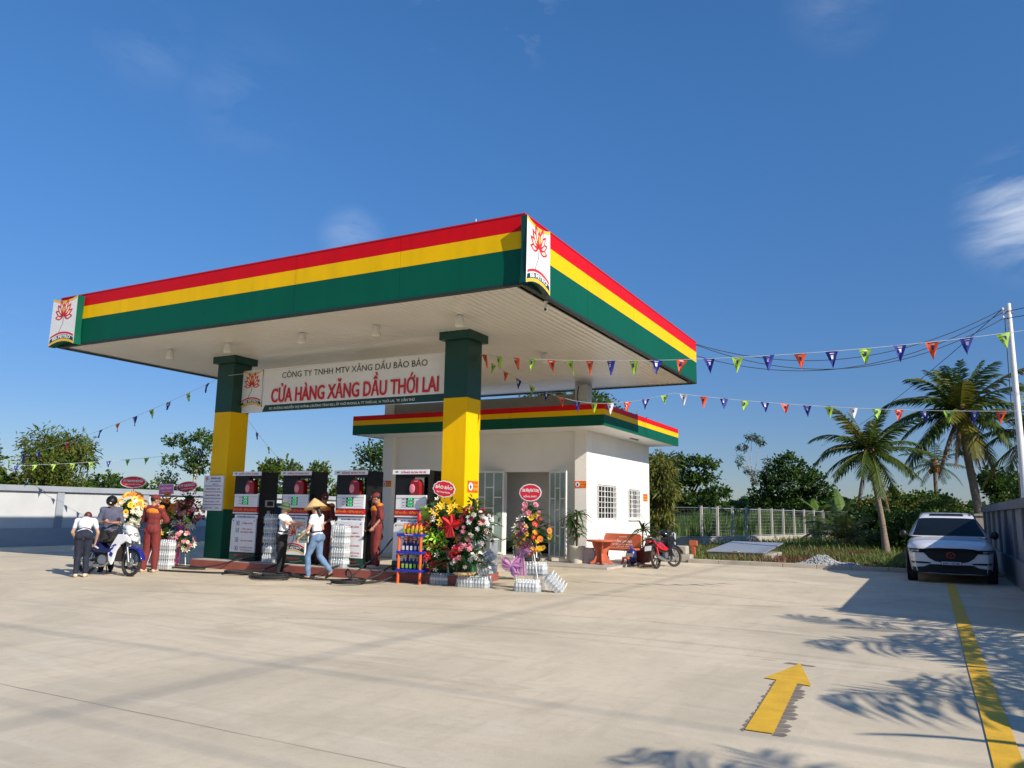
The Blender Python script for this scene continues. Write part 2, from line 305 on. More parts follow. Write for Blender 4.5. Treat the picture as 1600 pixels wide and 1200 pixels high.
for (cx, cy, R_, a0, a1) in ((3, -14, 12, 1.3, 2.0), (3, -14, 13.5, 1.3, 2.0), (1.5, 6, 4, -1.4, -.2), (-12, 14, 17, -1.3, -.75), (-12, 14, 15.5, -1.3, -.75)):
    strip([V((cx + R_ * cos(a0 + (a1 - a0) * i / 24), cy + R_ * sin(a0 + (a1 - a0) * i / 24), .0035)) for i in range(25)], .13, 'tyre', .0035)
struct(mb.build('tyre_marks'), 'faint curved tyre marks on the concrete yard', 'marks')
mb = MB()
for i in range(40):
    x = rj.uniform(-12, 6.5); y = rj.uniform(-9, 9); R_ = rj.uniform(.05, .45) ** 1.3; n = 12; ph = rj.uniform(0, 6)
    mb.poly([(x + cos(2 * pi * k / n) * R_ * (1 + .35 * sin(3 * k + ph)), y + sin(2 * pi * k / n) * R_ * (.7 + .3 * sin(2 * k + ph)), .0025 + i * .00002) for k in range(n)], 'grime')
struct(mb.build('floor_stains'), 'small faint grey stains scattered over the concrete', 'stains')
# painted arrow and edge line
mb = MB()
xa, xb, y0, y1, yt = 4.64, 4.83, -5.46, -3.6, -2.62
mb.poly([(xa - .005, y0, .008), (xb, y0, .008), (xb - .1, y1, .008), (xa - .1, y1 + .05, .008)], 'paint')
mb.poly([(4.43, -3.56, .0085), (4.86, -3.70, .0085), (4.615, yt, .0085)], 'paint')
struct(mb.build('painted_arrow'), 'yellow arrow painted on the concrete pointing towards the parked car', 'marking')
mb = MB(); rj = random.Random(5)
for i in range(15):   # brushed grey cement smears either side of the arrow
    y = -5.44 + i * .125; w = .05 + rj.random() * .07; x = xb - (y + 5.46) * .053
    mb.poly([(x, y - .055, .004), (x + w * .8, y - .05, .004), (x + w, y, .004), (x + w * .7, y + .05, .004), (x, y + .058, .004)], 'stain')
    w = .008 + rj.random() * .022; x = xa - .005 - (y + 5.46) * .053; mb.poly([(x, y + .058, .004), (x - w, y + .045, .004), (x - w * 1.2, y - .02, .004), (x, y - .06, .004)], 'stain')
mb.poly([(4.46, -2.68, .004), (4.75, -2.72, .004), (4.78, -2.66, .004), (4.5, -2.6, .004)], 'stain')
struct(mb.build('cement_stain'), 'dark grey brushed smears along both sides of the yellow arrow', 'stain')
mb = MB()
for i in range(40):
    a = -13 + i * .56; b = a + .56
    w = lambda y: 6.13 + .003 * sin(y * 1.1)
    mb.poly([(w(a), a, .008), (w(a) + .17, a, .008), (w(b) + .17, b, .008), (w(b), b, .008)], 'paint')
struct(mb.build('painted_line'), 'long yellow edge line running under the white car', 'marking')
# kerb behind the yard, right of the station
mb = MB()
for i in range(9): mb.box(-.85 + i * .94, YD, -.05, -.85 + i * .94 + .93, YD + .22, .12, 'concrete')
mb.box(-20, YD, -.05, -11, YD + .22, .12, 'concrete')
struct(mb.build('kerb', bevel=.012), 'low concrete kerb where the yard meets the weeds', 'kerb')

# ================================================================ boundary walls
def panel_wall(name, label, x, y0, y1, h, side, pitch, thick=.12, start=None, panel='wallpanel', dark='greywall', low=.62):
    """wall along Y at x, face towards side (+1: faces +X, -1: faces -X)"""
    root = thing(name, label, 'wall'); f = x + side * thick
    a = MB(); lo, hi = sorted((x - side * .05, x + side * thick * .45)); a.box(lo, y0, low, hi, y1, h - .2, panel); a.build('wall_panel', root)
    a = MB(); lo, hi = sorted((x - side * .07, f + side * .02)); a.box(lo, y0, -.06, hi, y1, low, dark); a.build('plinth', root, bevel=.008)
    a = MB(); lo, hi = sorted((x - side * .08, f + side * .05)); a.box(lo, y0, h - .2, hi, y1, h, dark); a.build('coping', root, bevel=.01)
    y = start if start is not None else y0; n = 0
    proto = None
    while y < y1 - .3 and n < 60:
        if proto is None:
            a = MB(); lo, hi = sorted((x, f + side * .005)); a.box(lo, 0, low, hi, .26, h - .2, dark); proto = a.build('pilaster', root, bevel=.008); proto.location.y = y
        else:
            c = proto.copy(); COL.objects.link(c); c.location.y = y
        y += pitch; n += 1
    return settle(root, (x, (y0 + y1) / 2, 0))
panel_wall('boundary_wall', 'long white-panelled wall with grey pillars and coping behind the motorbike and flower stands', -22, -6, 80, 2.1, 1, 3.5, start=-4.6)
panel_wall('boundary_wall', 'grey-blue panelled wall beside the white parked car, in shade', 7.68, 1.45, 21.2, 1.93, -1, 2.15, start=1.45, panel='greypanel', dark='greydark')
r = thing('gate_post', 'pale square concrete post at the far end of the grey wall behind the car', 'post', (7.5, 21.6, 0))
MB().box(-.16, -.16, -.06, .16, .16, 1.6, 'concrete').build('shaft', r, bevel=.01); MB().box(-.2, -.2, 1.6, .2, .2, 1.68, 'concrete').build('cap', r, bevel=.01)
r = thing('gate_post', 'shorter concrete post left of the post at the wall end', 'post', (7.0, 21.9, 0))
MB().box(-.14, -.14, -.06, .14, .14, 1.42, 'concrete').build('shaft', r, bevel=.01); MB().box(-.17, -.17, 1.42, .17, .17, 1.48, 'concrete').build('cap', r, bevel=.01)

# ================================================================ canopy
for k_ in ('red', 'yellow', 'green'):
    t_ = M[k_].node_tree; b_ = t_.nodes['Principled BSDF']; c_ = t_.nodes.new('ShaderNodeTexCoord'); m_ = t_.nodes.new('ShaderNodeMapping'); m_.inputs['Scale'].default_value = (1.1, 1.1, .25); n_ = t_.nodes.new('ShaderNodeTexNoise'); n_.inputs['Scale'].default_value = 1.6; n_.inputs['Detail'].default_value = 2
    p_ = t_.nodes.new('ShaderNodeBump'); p_.inputs['Strength'].default_value = .35; p_.inputs['Distance'].default_value = .06; t_.links.new(c_.outputs['Object'], m_.inputs[0]); t_.links.new(m_.outputs[0], n_.inputs['Vector']); t_.links.new(n_.outputs[0], p_.inputs['Height']); t_.links.new(p_.outputs[0], b_.inputs['Normal'])
CW, CD, ZB, ZT = 13.127, 11.318, 5.343, 6.585
canopy = thing('station_canopy', 'big flat canopy roof with red, yellow and green fascia over the fuel pumps', 'canopy')
def stripes(root, name, x0, x1, y0, y1, z0, z1, axis, frac=(.51, .255), pan=2.6, t=.1, out=1, gap=.009):
    """fascia of three stripes; axis 'x': runs along x at y0 (outer face), axis 'y': along y at x0"""
    fa = MB(); fa_m = None
    zz = [z0, z0 + (z1 - z0) * frac[0], z0 + (z1 - z0) * (frac[0] + frac[1]), z1]
    a, b = (x0, x1) if axis == 'x' else (y0, y1)
    o = MB()
    # backing frame, a little inside
    if axis == 'x': o.box(x0 + .012, min(y0 + out * .02, y0 + out * t), z0 + .01, x1 - .012, max(y0 + out * .02, y0 + out * t), z1 - .01, 'steel')
    else: o.box(min(x0 + out * .02, x0 + out * t), y0 + .012, z0 + .01, max(x0 + out * .02, x0 + out * t), y1 - .012, z1 - .01, 'steel')
    fr = o.build(name, root)
    n = max(1, round((b - a) / pan))
    for k, mname in enumerate(('green', 'yellow', 'red')):
        s = MB()
        for i in range(n):
            p = a + (b - a) * i / n + gap / 2; q = a + (b - a) * (i + 1) / n - gap / 2
            if i == 0: p = a
            if i == n - 1: q = b
            if axis == 'x': s.box(p, min(y0, y0 + out * .019), zz[k] + .001, q, max(y0, y0 + out * .019), zz[k + 1] - .001, mname)
            else: s.box(min(x0, x0 + out * .019), p, zz[k] + .001, max(x0, x0 + out * .019), q, zz[k + 1] - .001, mname)
        s.build(mname + '_stripe', fr)
    return fr
stripes(canopy, 'front_fascia', -CW, 0, 0, 0, ZB, ZT, 'x', out=1)
stripes(canopy, 'side_fascia', 0, 0, .02, CD, ZB, ZT, 'y', out=-1)
stripes(canopy, 'side_fascia', -CW, 0, .02, CD, ZB, ZT, 'y', out=1)
stripes(canopy, 'rear_fascia', -CW + .02, -.02, CD, 0, ZB, ZT, 'x', out=-1)
mb = MB().box(-CW - .01, -.01, ZT, .01, .06, ZT + .025, 'redtext'); mb.box(-.05, .06, ZT, .01, CD, ZT + .025, 'redtext'); mb.box(-CW - .01, .06, ZT, -CW + .05, CD, ZT + .025, 'redtext'); mb.build('edge_trim', canopy)
mb = MB().box(-CW + .1, .1, ZT - .3, -.1, CD - .1, ZT - .2, 'roofdeck'); mb.build('roof_deck', canopy)
mb = MB(); p = .15; n = int((CW - .24) / p)
for i in range(n):
    x = -CW + .12 + i * p; z = ZB + .03
    q = [(x, z), (x + .05, z - .006), (x + p - .075, z - .006), (x + p - .04, z), (x + p - .034, z + .02), (x + p - .006, z + .02), (x + p, z)]
    for k, ((xa_, za), (xb_, zb_)) in enumerate(zip(q, q[1:])): mb.add([(xa_, .1, za), (xb_, .1, zb_), (xb_, CD - .1, zb_), (xa_, CD - .1, za)], [(0, 1, 2, 3)], 'soffitgap' if k in (3, 4) else 'soffit')
    mb.add([(x, .1, z), (x + p - .02, .1, z), (x + p - .014, .1, z + .016), (x + p - .004, .1, z + .016), (x + p, .1, z),
            (x, CD - .1, z), (x + p - .02, CD - .1, z), (x + p - .014, CD - .1, z + .016), (x + p - .004, CD - .1, z + .016), (x + p, CD - .1, z)],
           [(0, 1, 6, 5), (1, 2, 7, 6), (2, 3, 8, 7), (3, 4, 9, 8)], 'soffit')
mb.build('ribbed_soffit', canopy)
mb = MB()
for (x, w) in ((-11.2, .9), (-7.2, .8), (-1.1, .7)): pass
mb.box(-CW + .02, -.005, ZB - .02, -.02, .09, ZB + .028, 'blacktext'); mb.box(-.095, .09, ZB - .02, .005, CD - .02, ZB + .028, 'blacktext'); mb.box(-CW - .005, .09, ZB - .02, -CW + .095, CD, ZB + .028, 'blacktext'); mb.box(-CW + .1, CD - .09, ZB - .02, -.1, CD + .005, ZB + .028, 'blacktext')
mb.build('drip_edge', canopy)
CS = .597; CY = 2.7176
def column(xr, zg, name='column'):
    x0 = xr - CS
    b = MB().box(x0, CY, .2, xr, CY + CS, zg, 'green').build(name, canopy, bevel=.006)
    MB().box(x0 + .002, CY + .002, zg, xr - .002, CY + CS - .002, 3.9037, 'yellow').build('yellow_shaft', b, bevel=.006)
    MB().box(x0, CY, 3.9037, xr, CY + CS, 5.19, 'darkgreen').build('green_shaft', b, bevel=.006)
    MB().box(x0 - .1, CY - .1, 5.19, xr + .1, CY + CS + .1, ZB + .029, 'darkgreen').build('capital', b, bevel=.006)
column(-9.8431, 1.42); column(-2.7414, 1.44)
MB().tube([(-1.35, .6, ZT - .2), (-1.35, .6, ZT + .35)], .012, 'steel', 6).build('lightning_rod', canopy)
settle(canopy, (-6.5, 5.6, 0))

# hanging lamps under the canopy
def ceiling_lamp(label, loc):
    r = thing('ceiling_lamp', label, 'lamp', loc, 0, 'lamps hanging under the canopy')
    MB().lathe([(.012, .2), (.012, .1)], (0, 0, 0), 'steel', 8).build('stem', r)
    MB().lathe([(.05, .12), (.075, .09), (.085, -.0)], (0, 0, 0), 'whiteplastic', 14).build('housing', r)
    MB().lathe([(.082, -.001), (.10, -.09), (.098, -.12), (.001, -.125)], (0, 0, 0), 'soffit', 14).build('lamp_shade', r)
    return r
for lab, x, y in (('small white lamp under the canopy nearest its left corner, left of the left column', -10.73, 1.44), ('small white lamp directly above the left green column cap', -8.75, 1.5), ('small white lamp under the canopy above the lotus logo of the hanging banner', -6.3, 1.4),
                  ('small white lamp under the canopy above the middle of the hanging banner', -4.3, 1.5), ('small white lamp just above the cap of the right yellow and green column', -2.21, 1.5), ('small white lamp deep under the canopy, right of the right column', -2.28, 5.58)):
    ceiling_lamp(lab, (x, y, ZB - .1))
r = thing('security_camera', 'small white camera mounted under the canopy near its right front corner', 'camera', (-.2, 1.3, ZB - .1))
MB().lathe([(.045, .13), (.045, .11), (.015, .1), (.015, 0)], (0, 0, 0), 'whiteplastic', 10).build('bracket', r)
MB().tube([(-.05, .09, .01), (.04, -.1, -.05)], .035, 'whiteplastic', 10).build('camera_body', r); MB().tube([(.038, -.096, -.049), (.045, -.11, -.054)], .028, 'black', 10).build('lens', r)

# ================================================================ lotus logo signs
def petal(mb, a, l, w, cx, cz, s, T, dz, m_out='logored', m_in='f_cream', base=.05):
    d = V((sin(a), cos(a))); n = V((d.y, -d.x))
    def P(t, k): return (cx + (d.x * t * l + n.x * k * w) * s + d.x * base * s, cz + (d.y * t * l + n.y * k * w) * s + d.y * base * s)
    for sc, m, z in ((1, m_out, dz), (.55, m_in, dz + .0015)):
        o = [P(.5 + (t - .5) * sc, k * sc) for t, k in ((0, 0), (.25, .42), (.5, .5), (.78, .3), (1, 0), (.78, -.3), (.5, -.5), (.25, -.42))]
        mb.poly([(x, y, z) for x, y in o], m, T)
def lotus(T, cx, cz, s, dz=.002, parent=None):
    mb = MB(); i = 0
    for a, l, w in ((-1.55, .58, .26), (1.55, .58, .26), (-1.08, .66, .26), (1.08, .66, .26), (-.68, .74, .25), (.68, .74, .25), (-.32, .84, .24), (.32, .84, .24), (0, .62, .26)):
        petal(mb, a, l, w, cx, cz, s, T, dz + i * .0016, m_in='f_cream' if abs(a) > .1 else 'f_yellow'); i += 1
    pts = [(cx, cz), (cx - .02 * s, cz - .3 * s), (cx - .16 * s, cz - .5 * s), (cx - .26 * s, cz - .72 * s)]
    for (a, b) in zip(pts, pts[1:]): mb.poly([(a[0] - .008, a[1], dz), (b[0] - .008, b[1], dz), (b[0] + .008, b[1], dz), (a[0] + .008, a[1], dz)], 'blacktext', T)
    return mb.build('lotus_emblem', parent)
def arc(w, z0, dip, n=14):  # points left to right, dip at the centre (negative = sag)
    return [(-w / 2 + w * i / n, z0 + dip * (1 - (2 * i / n - 1) ** 2)) for i in range(n + 1)]
def logo_board(root, T, w, h, thick, side='darkgreen', txt=True):
    """scroll-shaped board: sagging top edge, arched bottom edge; T puts x right, y up, z out"""
    def ring(ws, zt, zb, dt, db, nar=.03):
        top = arc(w * ws, zt, dt); bot = arc(w * (ws + .05), zb, db)
        l = [(-w * ws / 2 + nar * w * sin(pi * t), zt + (zb - zt) * t) for t in (.2, .4, .6, .8)]; rr = [(-x, z) for x, z in l]
        return top + rr + bot[::-1] + l[::-1]
    o = ring(1, h / 2, -h / 2, -h * .075, h * .085)
    # extruded body
    MB().prism([(x, y, 0) for x, y in o][::-1], (0, 0, -thick), side, T).build('board', root)
    def band(z0, z1, d0, d1, w0, w1, m, off, name):
        a = arc(w * w0, z0, d0); b = arc(w * w1, z1, d1); s = MB()
        for i in range(len(a) - 1): s.poly([(*b[i], off), (*b[i + 1], off), (*a[i + 1], off), (*a[i], off)], m, T)
        return s.build(name, root)
    band(h / 2, -h / 2, -h * .075, h * .085, .99, 1.03, 'white', .002, 'face')
    band(h / 2 - .004, h / 2 - .05 * h, -h * .075, -h * .075, .99, .97, 'f_yellow', .004, 'yellow_edge')
    band(-h / 2 + .05 * h, -h / 2 + .004, h * .085, h * .085, 1.0, 1.03, 'f_yellow', .004, 'yellow_edge')
    band(-h * .305, -h * .345, h * .085, h * .085, .93, .94, 'logored', .004, 'red_band')
    band(-h * .365, -h * .445, h * .085, h * .085, .94, .98, 'darkgreen', .004, 'green_band')
    lotus(T, 0, h * .08, min(w * .62, h * .45), .004, root)
    t = text('BB PETRO', w * .72, h * .062, T @ Matrix.Translation((0, -h * .405 + h * .052, .007)), 'white', root, .035)
    # bend the words along the band
    inv = T.inverted()
    for v in t.data.vertices:
        p = inv @ v.co; p.y += -h * .085 * (2 * p.x / w) ** 2 * .9 + h * .03; v.co = T @ p
r = thing('logo_sign', 'lotus logo board reading BB PETRO on the near right corner of the canopy', 'sign')
logo_board(r, frame((.13, .30, (5.9)), (0, 1, 0), (0, 0, 1)), .92, 1.2, .12); settle(r, (.2, .36, 5.9))
r = thing('logo_sign', 'lotus logo board reading BB PETRO at the far left end of the canopy front', 'sign')
logo_board(r, frame((-12.62, -.2, 5.92), (1, 0, 0), (0, 0, 1)), .98, 1.22, .18, 'green'); settle(r, (-12.62, -.2, 5.92))
# hanging banner between the columns
r = thing('station_banner', 'wide white name board hung between the two columns with red Vietnamese lettering', 'sign')
MB().box(-9.84, 3.06, 3.9, -3.34, 3.11, 5.02, 'white').build('board', r)
MB().poly([(-9.1, 3.056, 3.9), (-3.345, 3.056, 3.9), (-3.345, 3.056, 4.07), (-9.02, 3.056, 4.07)], 'darkgreen').build('green_band', r)
FR = lambda x, y, z: frame((x, y, z), (1, 0, 0), (0, 0, 1))
text('CÔNG TY TNHH MTV XĂNG DẦU BẢO BẢO', 4.45, .235, FR(-6.25, 3.055, 4.86), 'blacktext', r, 0)
text('CỬA HÀNG XĂNG DẦU THỚI LAI', 5.1, .57, FR(-6.25, 3.054, 4.405), 'signred', r, .012, .02)
text('ĐC: ĐƯỜNG NGUYỄN THỊ HUỲNH ( ĐƯỜNG TỈNH 922 ) ẤP THỚI PHONG A, TT THỚI LAI,  H. THỚI LAI,  TP. CẦN THƠ', 4.52, .105, FR(-6.6, 3.053, 3.985), 'white', r, .01)
lb = bpy.data.objects.new('logo_panel', None)
logo_board(r, FR(-9.5, 3.04, 4.52), .72, .98, .03, 'darkgreen')
settle(r, (-6.6, 3.08, 3.9))
# price board on the left column
r = thing('price_board', 'small white board listing fuel prices on the left column', 'sign')
MB().box(-10.56, 2.66, 1.38, -9.86, 2.71, 2.26, 'signwhite').build('board', r, bevel=.004)
for z in (1.53, 1.69, 1.85, 2.0): MB().box(-10.53, 2.652, z - .006, -9.89, 2.659, z + .006, 'navy').build('divider', r)
text('BẢNG GIÁ', .34, .06, FR(-10.13, 2.656, 2.2), 'bluetext', r); text('BÁN LẺ NHIÊN LIỆU', .38, .04, FR(-10.13, 2.656, 2.12), 'bluetext', r); text('ĐỒNG / LÍT', .22, .03, FR(-10.13, 2.656, 2.05), 'bluetext', r)
for z, a in ((1.93, 'XĂNG RON 95 III   19.120'), (1.77, 'XĂNG E5 RON 92 II   18.300'), (1.61, 'DẦU DO 0,05S   15.560'), (1.455, 'DẦU HỎA   14.480')): text(a, .52, .045, FR(-10.21, 2.656, z), 'redtext', r)
lotus(FR(-10.45, 2.656, 2.17), 0, 0, .09, .001, r)
settle(r, (-10.2, 2.7, 1.38))
def warn_sign(label, T, w, h, l1, l2, icon=True):
    r = thing('warning_sign', label, 'sign')
    MB().cbox((0, 0, -.01), (w, h, .02), 'orangesign', T).build('plate', r)
    if icon:
        k = h * .36; MB().lathe([(k, 0), (k, .003)], (0, 0, 0), 'white', 20, T @ Matrix.Translation((-w / 2 + h * .45, 0, .001))).build('disc', r)
        a = MB(); T2 = T @ Matrix.Translation((-w / 2 + h * .45, 0, .005)); a.poly([(-.25 * k, -.6 * k, 0), (.25 * k, -.6 * k, 0), (.42 * k, 0, 0), (0, .65 * k, 0), (-.42 * k, 0, 0)], 'navy', T2); a.build('pictogram', r)
    xo = h * .42 if icon else 0
    text(l1, (w - 2 * xo) * .88, h * .26, T @ Matrix.Translation((xo, h * .2, .001)), 'yellowtext', r, .01); text(l2, (w - 2 * xo) * .88, h * .26, T @ Matrix.Translation((xo, -h * .2, .001)), 'yellowtext', r, .01)
    return settle(r, tuple(T.translation))
warn_sign('small orange no-flames sign on the right column', frame((-2.73, 3.05, 2.0), (0, 1, 0), (0, 0, 1)), .42, .24, 'CẤM LỬA', 'NO FIRE')
column_done = 1

# ================================================================ station building
BX, BY, BZB, BZT, BW, BD = -2.072, 9.054, 3.93, 4.56, 9.02, 7.45
WX, WY, WW, WD = -3.087, 10.254, 7.62, 5.91
bld = thing('station_building', 'white single-storey office with striped eaves behind the pumps', 'building')
stripes(bld, 'front_fascia', BX - BW, BX, BY, 0, BZB, BZT, 'x', (.5, .25), 3.1, .08, 1)
stripes(bld, 'side_fascia', BX, 0, BY + .02, BY + BD, BZB, BZT, 'y', (.5, .25), 2.5, .08, -1)
stripes(bld, 'side_fascia', BX - BW, 0, BY + .02, BY + BD, BZB, BZT, 'y', (.5, .25), 2.5, .08, 1)
rf = MB().box(BX - BW + .08, BY + .08, BZB + .01, BX - .08, BY + BD - .05, BZB + .3, 'white').build('roof_slab', bld)
# walls with openings: build from slabs
T_ = .18; FY = WY + .2    # front wall is set back behind the corner piers
wl = MB(); Z0 = .02; ZW = BZB + .009
xl, xr = WX - WW, WX
D0, D1, DH = -6.0, -4.32, 2.72     # doorway
px0 = WX - .4
wl.box(xl + .42, FY, Z0, D0, FY + T_, ZW, 'whitewall'); wl.box(D1, FY, Z0, px0 - .002, FY + T_, ZW, 'whitewall'); wl.box(D0, FY, DH, D1, FY + T_, ZW, 'whitewall')
# right wall with two windows
wins = ((11.1, 12.72, 1.28, 2.36), (13.92, 15.08, 1.3, 2.3))
ys = WY + .42
def holed_x(mb, x0, x1, ya, yb, za, zb, holes, m):
    y = ya
    for (h0, h1, z0, z1) in holes:
        mb.box(x0, y, za, x1, h0, zb, m); mb.box(x0, h0, za, x1, h1, z0, m); mb.box(x0, h0, z1, x1, h1, zb, m); y = h1
    mb.box(x0, y, za, x1, yb, zb, m)
holed_x(wl, WX - T_, WX, ys, WY + WD, Z0, ZW, wins, 'whitewall')
wl.box(xl, ys, Z0, xl + T_, WY + WD, ZW, 'whitewall'); wl.box(xl + T_, WY + WD - T_, Z0, WX - T_, WY + WD, ZW, 'whitewall')
wl.build('wall', bld)
for a in (xl, px0): MB().box(a, WY, Z0, a + (.42 if a == xl else .4), ys - .002, 5.36, 'whitewall').build('pier', bld, bevel=.01)
MB().box(xl + .43, WY + .05, BZB + .31, px0 - .01, WY + .23, 5.08, 'interior').build('parapet', bld)
a = MB(); a.box(xl + T_, WY + .44, BZB - .35, WX - T_, WY + WD - T_, BZB - .3, 'white'); a.build('ceiling', bld)
a = MB(); a.box(D0 - 1.6, 12.0, Z0 + .12, D1 + 1.0, 12.1, BZB - .36, 'white'); a.box(D0 - 1.6, 11.98, Z0 + .13, D1 + 1.0, 11.999, .5, 'matblack'); a.build('inner_wall', bld)
a = MB().box(xl + T_, WY + .4, .03, WX - T_, WY + WD - T_, .14, 'floortile'); a.build('floor_slab', bld)
def leaf(x0, x1, y, dy, z0, z1):
    """steel and frosted glass door panel from (x0,y) to (x1,y+dy)"""
    w = sqrt((x1 - x0) ** 2 + dy ** 2); T = frame((x0, y, z0), (x1 - x0, dy, 0), (0, 0, 1)); H = z1 - z0; f = MB(); t = .055
    f.cbox((t / 2, H / 2, 0), (t, H, .05), 'whiteplastic', T); f.cbox((w - t / 2, H / 2, 0), (t, H, .05), 'whiteplastic', T)
    f.cbox((w / 2, t / 2, 0), (w - 2 * t, t, .05), 'whiteplastic', T); f.cbox((w / 2, H - t / 2, 0), (w - 2 * t, t, .05), 'whiteplastic', T)
    cols = 3; cw = (w - 2 * t) / cols
    for i in (1, 2): f.cbox((t + cw * i, H / 2, 0), (.04, H - 2 * t, .045), 'whiteplastic', T)
    for i in range(3):
        for zz in ((.35, .68), (.25, .55, .8), (.35, .68))[i]: f.cbox((t + cw * (i + .5), H * zz, 0), (cw - .04, .035, .04), 'whiteplastic', T)
    o = f.build('door_leaf', bld, bevel=.004)
    MB().cbox((w / 2, H / 2, 0), (w - 2 * t, H - 2 * t, .008), 'glassgreen', T).build('frosted_glass', o)
    MB().cbox((w - .1, H * .42, .05), (.02, .14, .03), 'chrome', T).build('handle', o)
leaf(-6.85, D0 + .03, FY - .42, .36, .17, DH + .02); leaf(D1 - .06, -3.66, FY - .06, -.34, .14, DH)
for (y0, y1, z0, z1) in wins:
    f = MB(); t = .05; xx = WX - .09
    for (a, b, c, d) in ((y0, y0 + t, z0, z1), (y1 - t, y1, z0, z1), (y0 + t, y1 - t, z0, z0 + t), (y0 + t, y1 - t, z1 - t, z1), ((y0 + y1) / 2 - .025, (y0 + y1) / 2 + .025, z0 + t, z1 - t)): f.box(xx - .03, a, c, xx + .03, b, d, 'whiteplastic')
    w = f.build('window', bld, bevel=.003)
    MB().box(xx - .004, y0 + t, z0 + t, xx + .004, y1 - t, z1 - t, 'glass').build('pane', w)
    b = MB()
    for i in range(7): yy = y0 + .03 + (y1 - y0 - .06) * i / 6; b.box(WX + .012, yy - .011, z0 + .01, WX + .032, yy + .011, z1 - .01, 'whiteplastic')
    for i in range(7): zz = z0 + .04 + (z1 - z0 - .08) * i / 6; b.box(WX + .033, y0 + .01, zz - .009, WX + .045, y1 - .01, zz + .009, 'whiteplastic')
    b.build('security_grille', w)
MB().box(WX - .1, wins[1][0] - .04, wins[1][2] - .05, WX + .07, wins[1][1] + .04, wins[1][2] - .002, 'whitewall').build('sill', bld)
MB().tube([(WX + .45, 12.9, BZB + .012), (WX + .45, 13.6, BZB + .012)], .05, 'steel', 8).build('soffit_vent', bld)
a = MB(); a.tube([(WX - .28, WY - .04, 4.6), (WX - .3, WY - .05, 5.0), (WX - .26, WY - .04, 5.3)], .014, 'wire', 6); a.build('cable', bld)
settle(bld, (-6.9, 13.2, 0))
# raised concrete apron round the office
mb = MB(); mb.box(-11.5, 8.4, -.05, -1.74, 9.9, .06, 'curbtop'); mb.box(-2.9, 9.9, -.05, -1.74, 13.0, .062, 'curbtop')
struct(mb.build('entrance_step', bevel=.01), 'low concrete step running along the office front and side', 'step')
mb = MB().box(-6.35, 9.55, .06, -4.2, 10.22, .14, 'curbtop'); mb.box(-6.2, 10.22, .061, -4.3, 10.4, .142, 'curbtop')
struct(mb.build('door_step', bevel=.01), 'second concrete step in front of the open office door', 'step')
warn_sign('orange no-smoking notice on the office pier right of the open door', frame((-3.29, WY - .01, 2.32), (1, 0, 0), (0, 0, 1)), .37, .2, 'KHÔNG HÚT', 'THUỐC LÁ')
warn_sign('small orange notice on the office side wall beyond the second window', frame((WX + .01, 15.7, 2.05), (0, 1, 0), (0, 0, 1)), .48, .26, 'CẤM', 'LỬA', False)
warn_sign('orange notice on the left office pier seen between the pumps', frame((-10.48, WY - .01, 2.35), (1, 0, 0), (0, 0, 1)), .38, .2, 'CẤM LỬA', 'NO FIRE')
r = thing('brick', 'two orange bricks lying on the office step left of the door', 'brick', (-6.55, 9.3, .06)); MB().box(0, 0, 0, .22, .12, .1, 'brick').build('block', r, bevel=.006); MB().box(.02, .01, .102, .23, .13, .2, 'brick').build('block', r, bevel=.006)

# ================================================================ pump island
isl = thing('pump_island', 'raised island with red-brown painted kerb under the fuel pumps', 'island')
MB().box(-10.32, 2.23, -.05, -2.5, 3.85, .185, 'islandred').build('kerb', isl, bevel=.012)
MB().box(-10.3, 2.25, .186, -2.52, 3.83, .2, 'curbtop').build('top_slab', isl, bevel=.004)
settle(isl, (-6.2, 3, 0))
dm('coverred', (.28, .008, .012), .4)
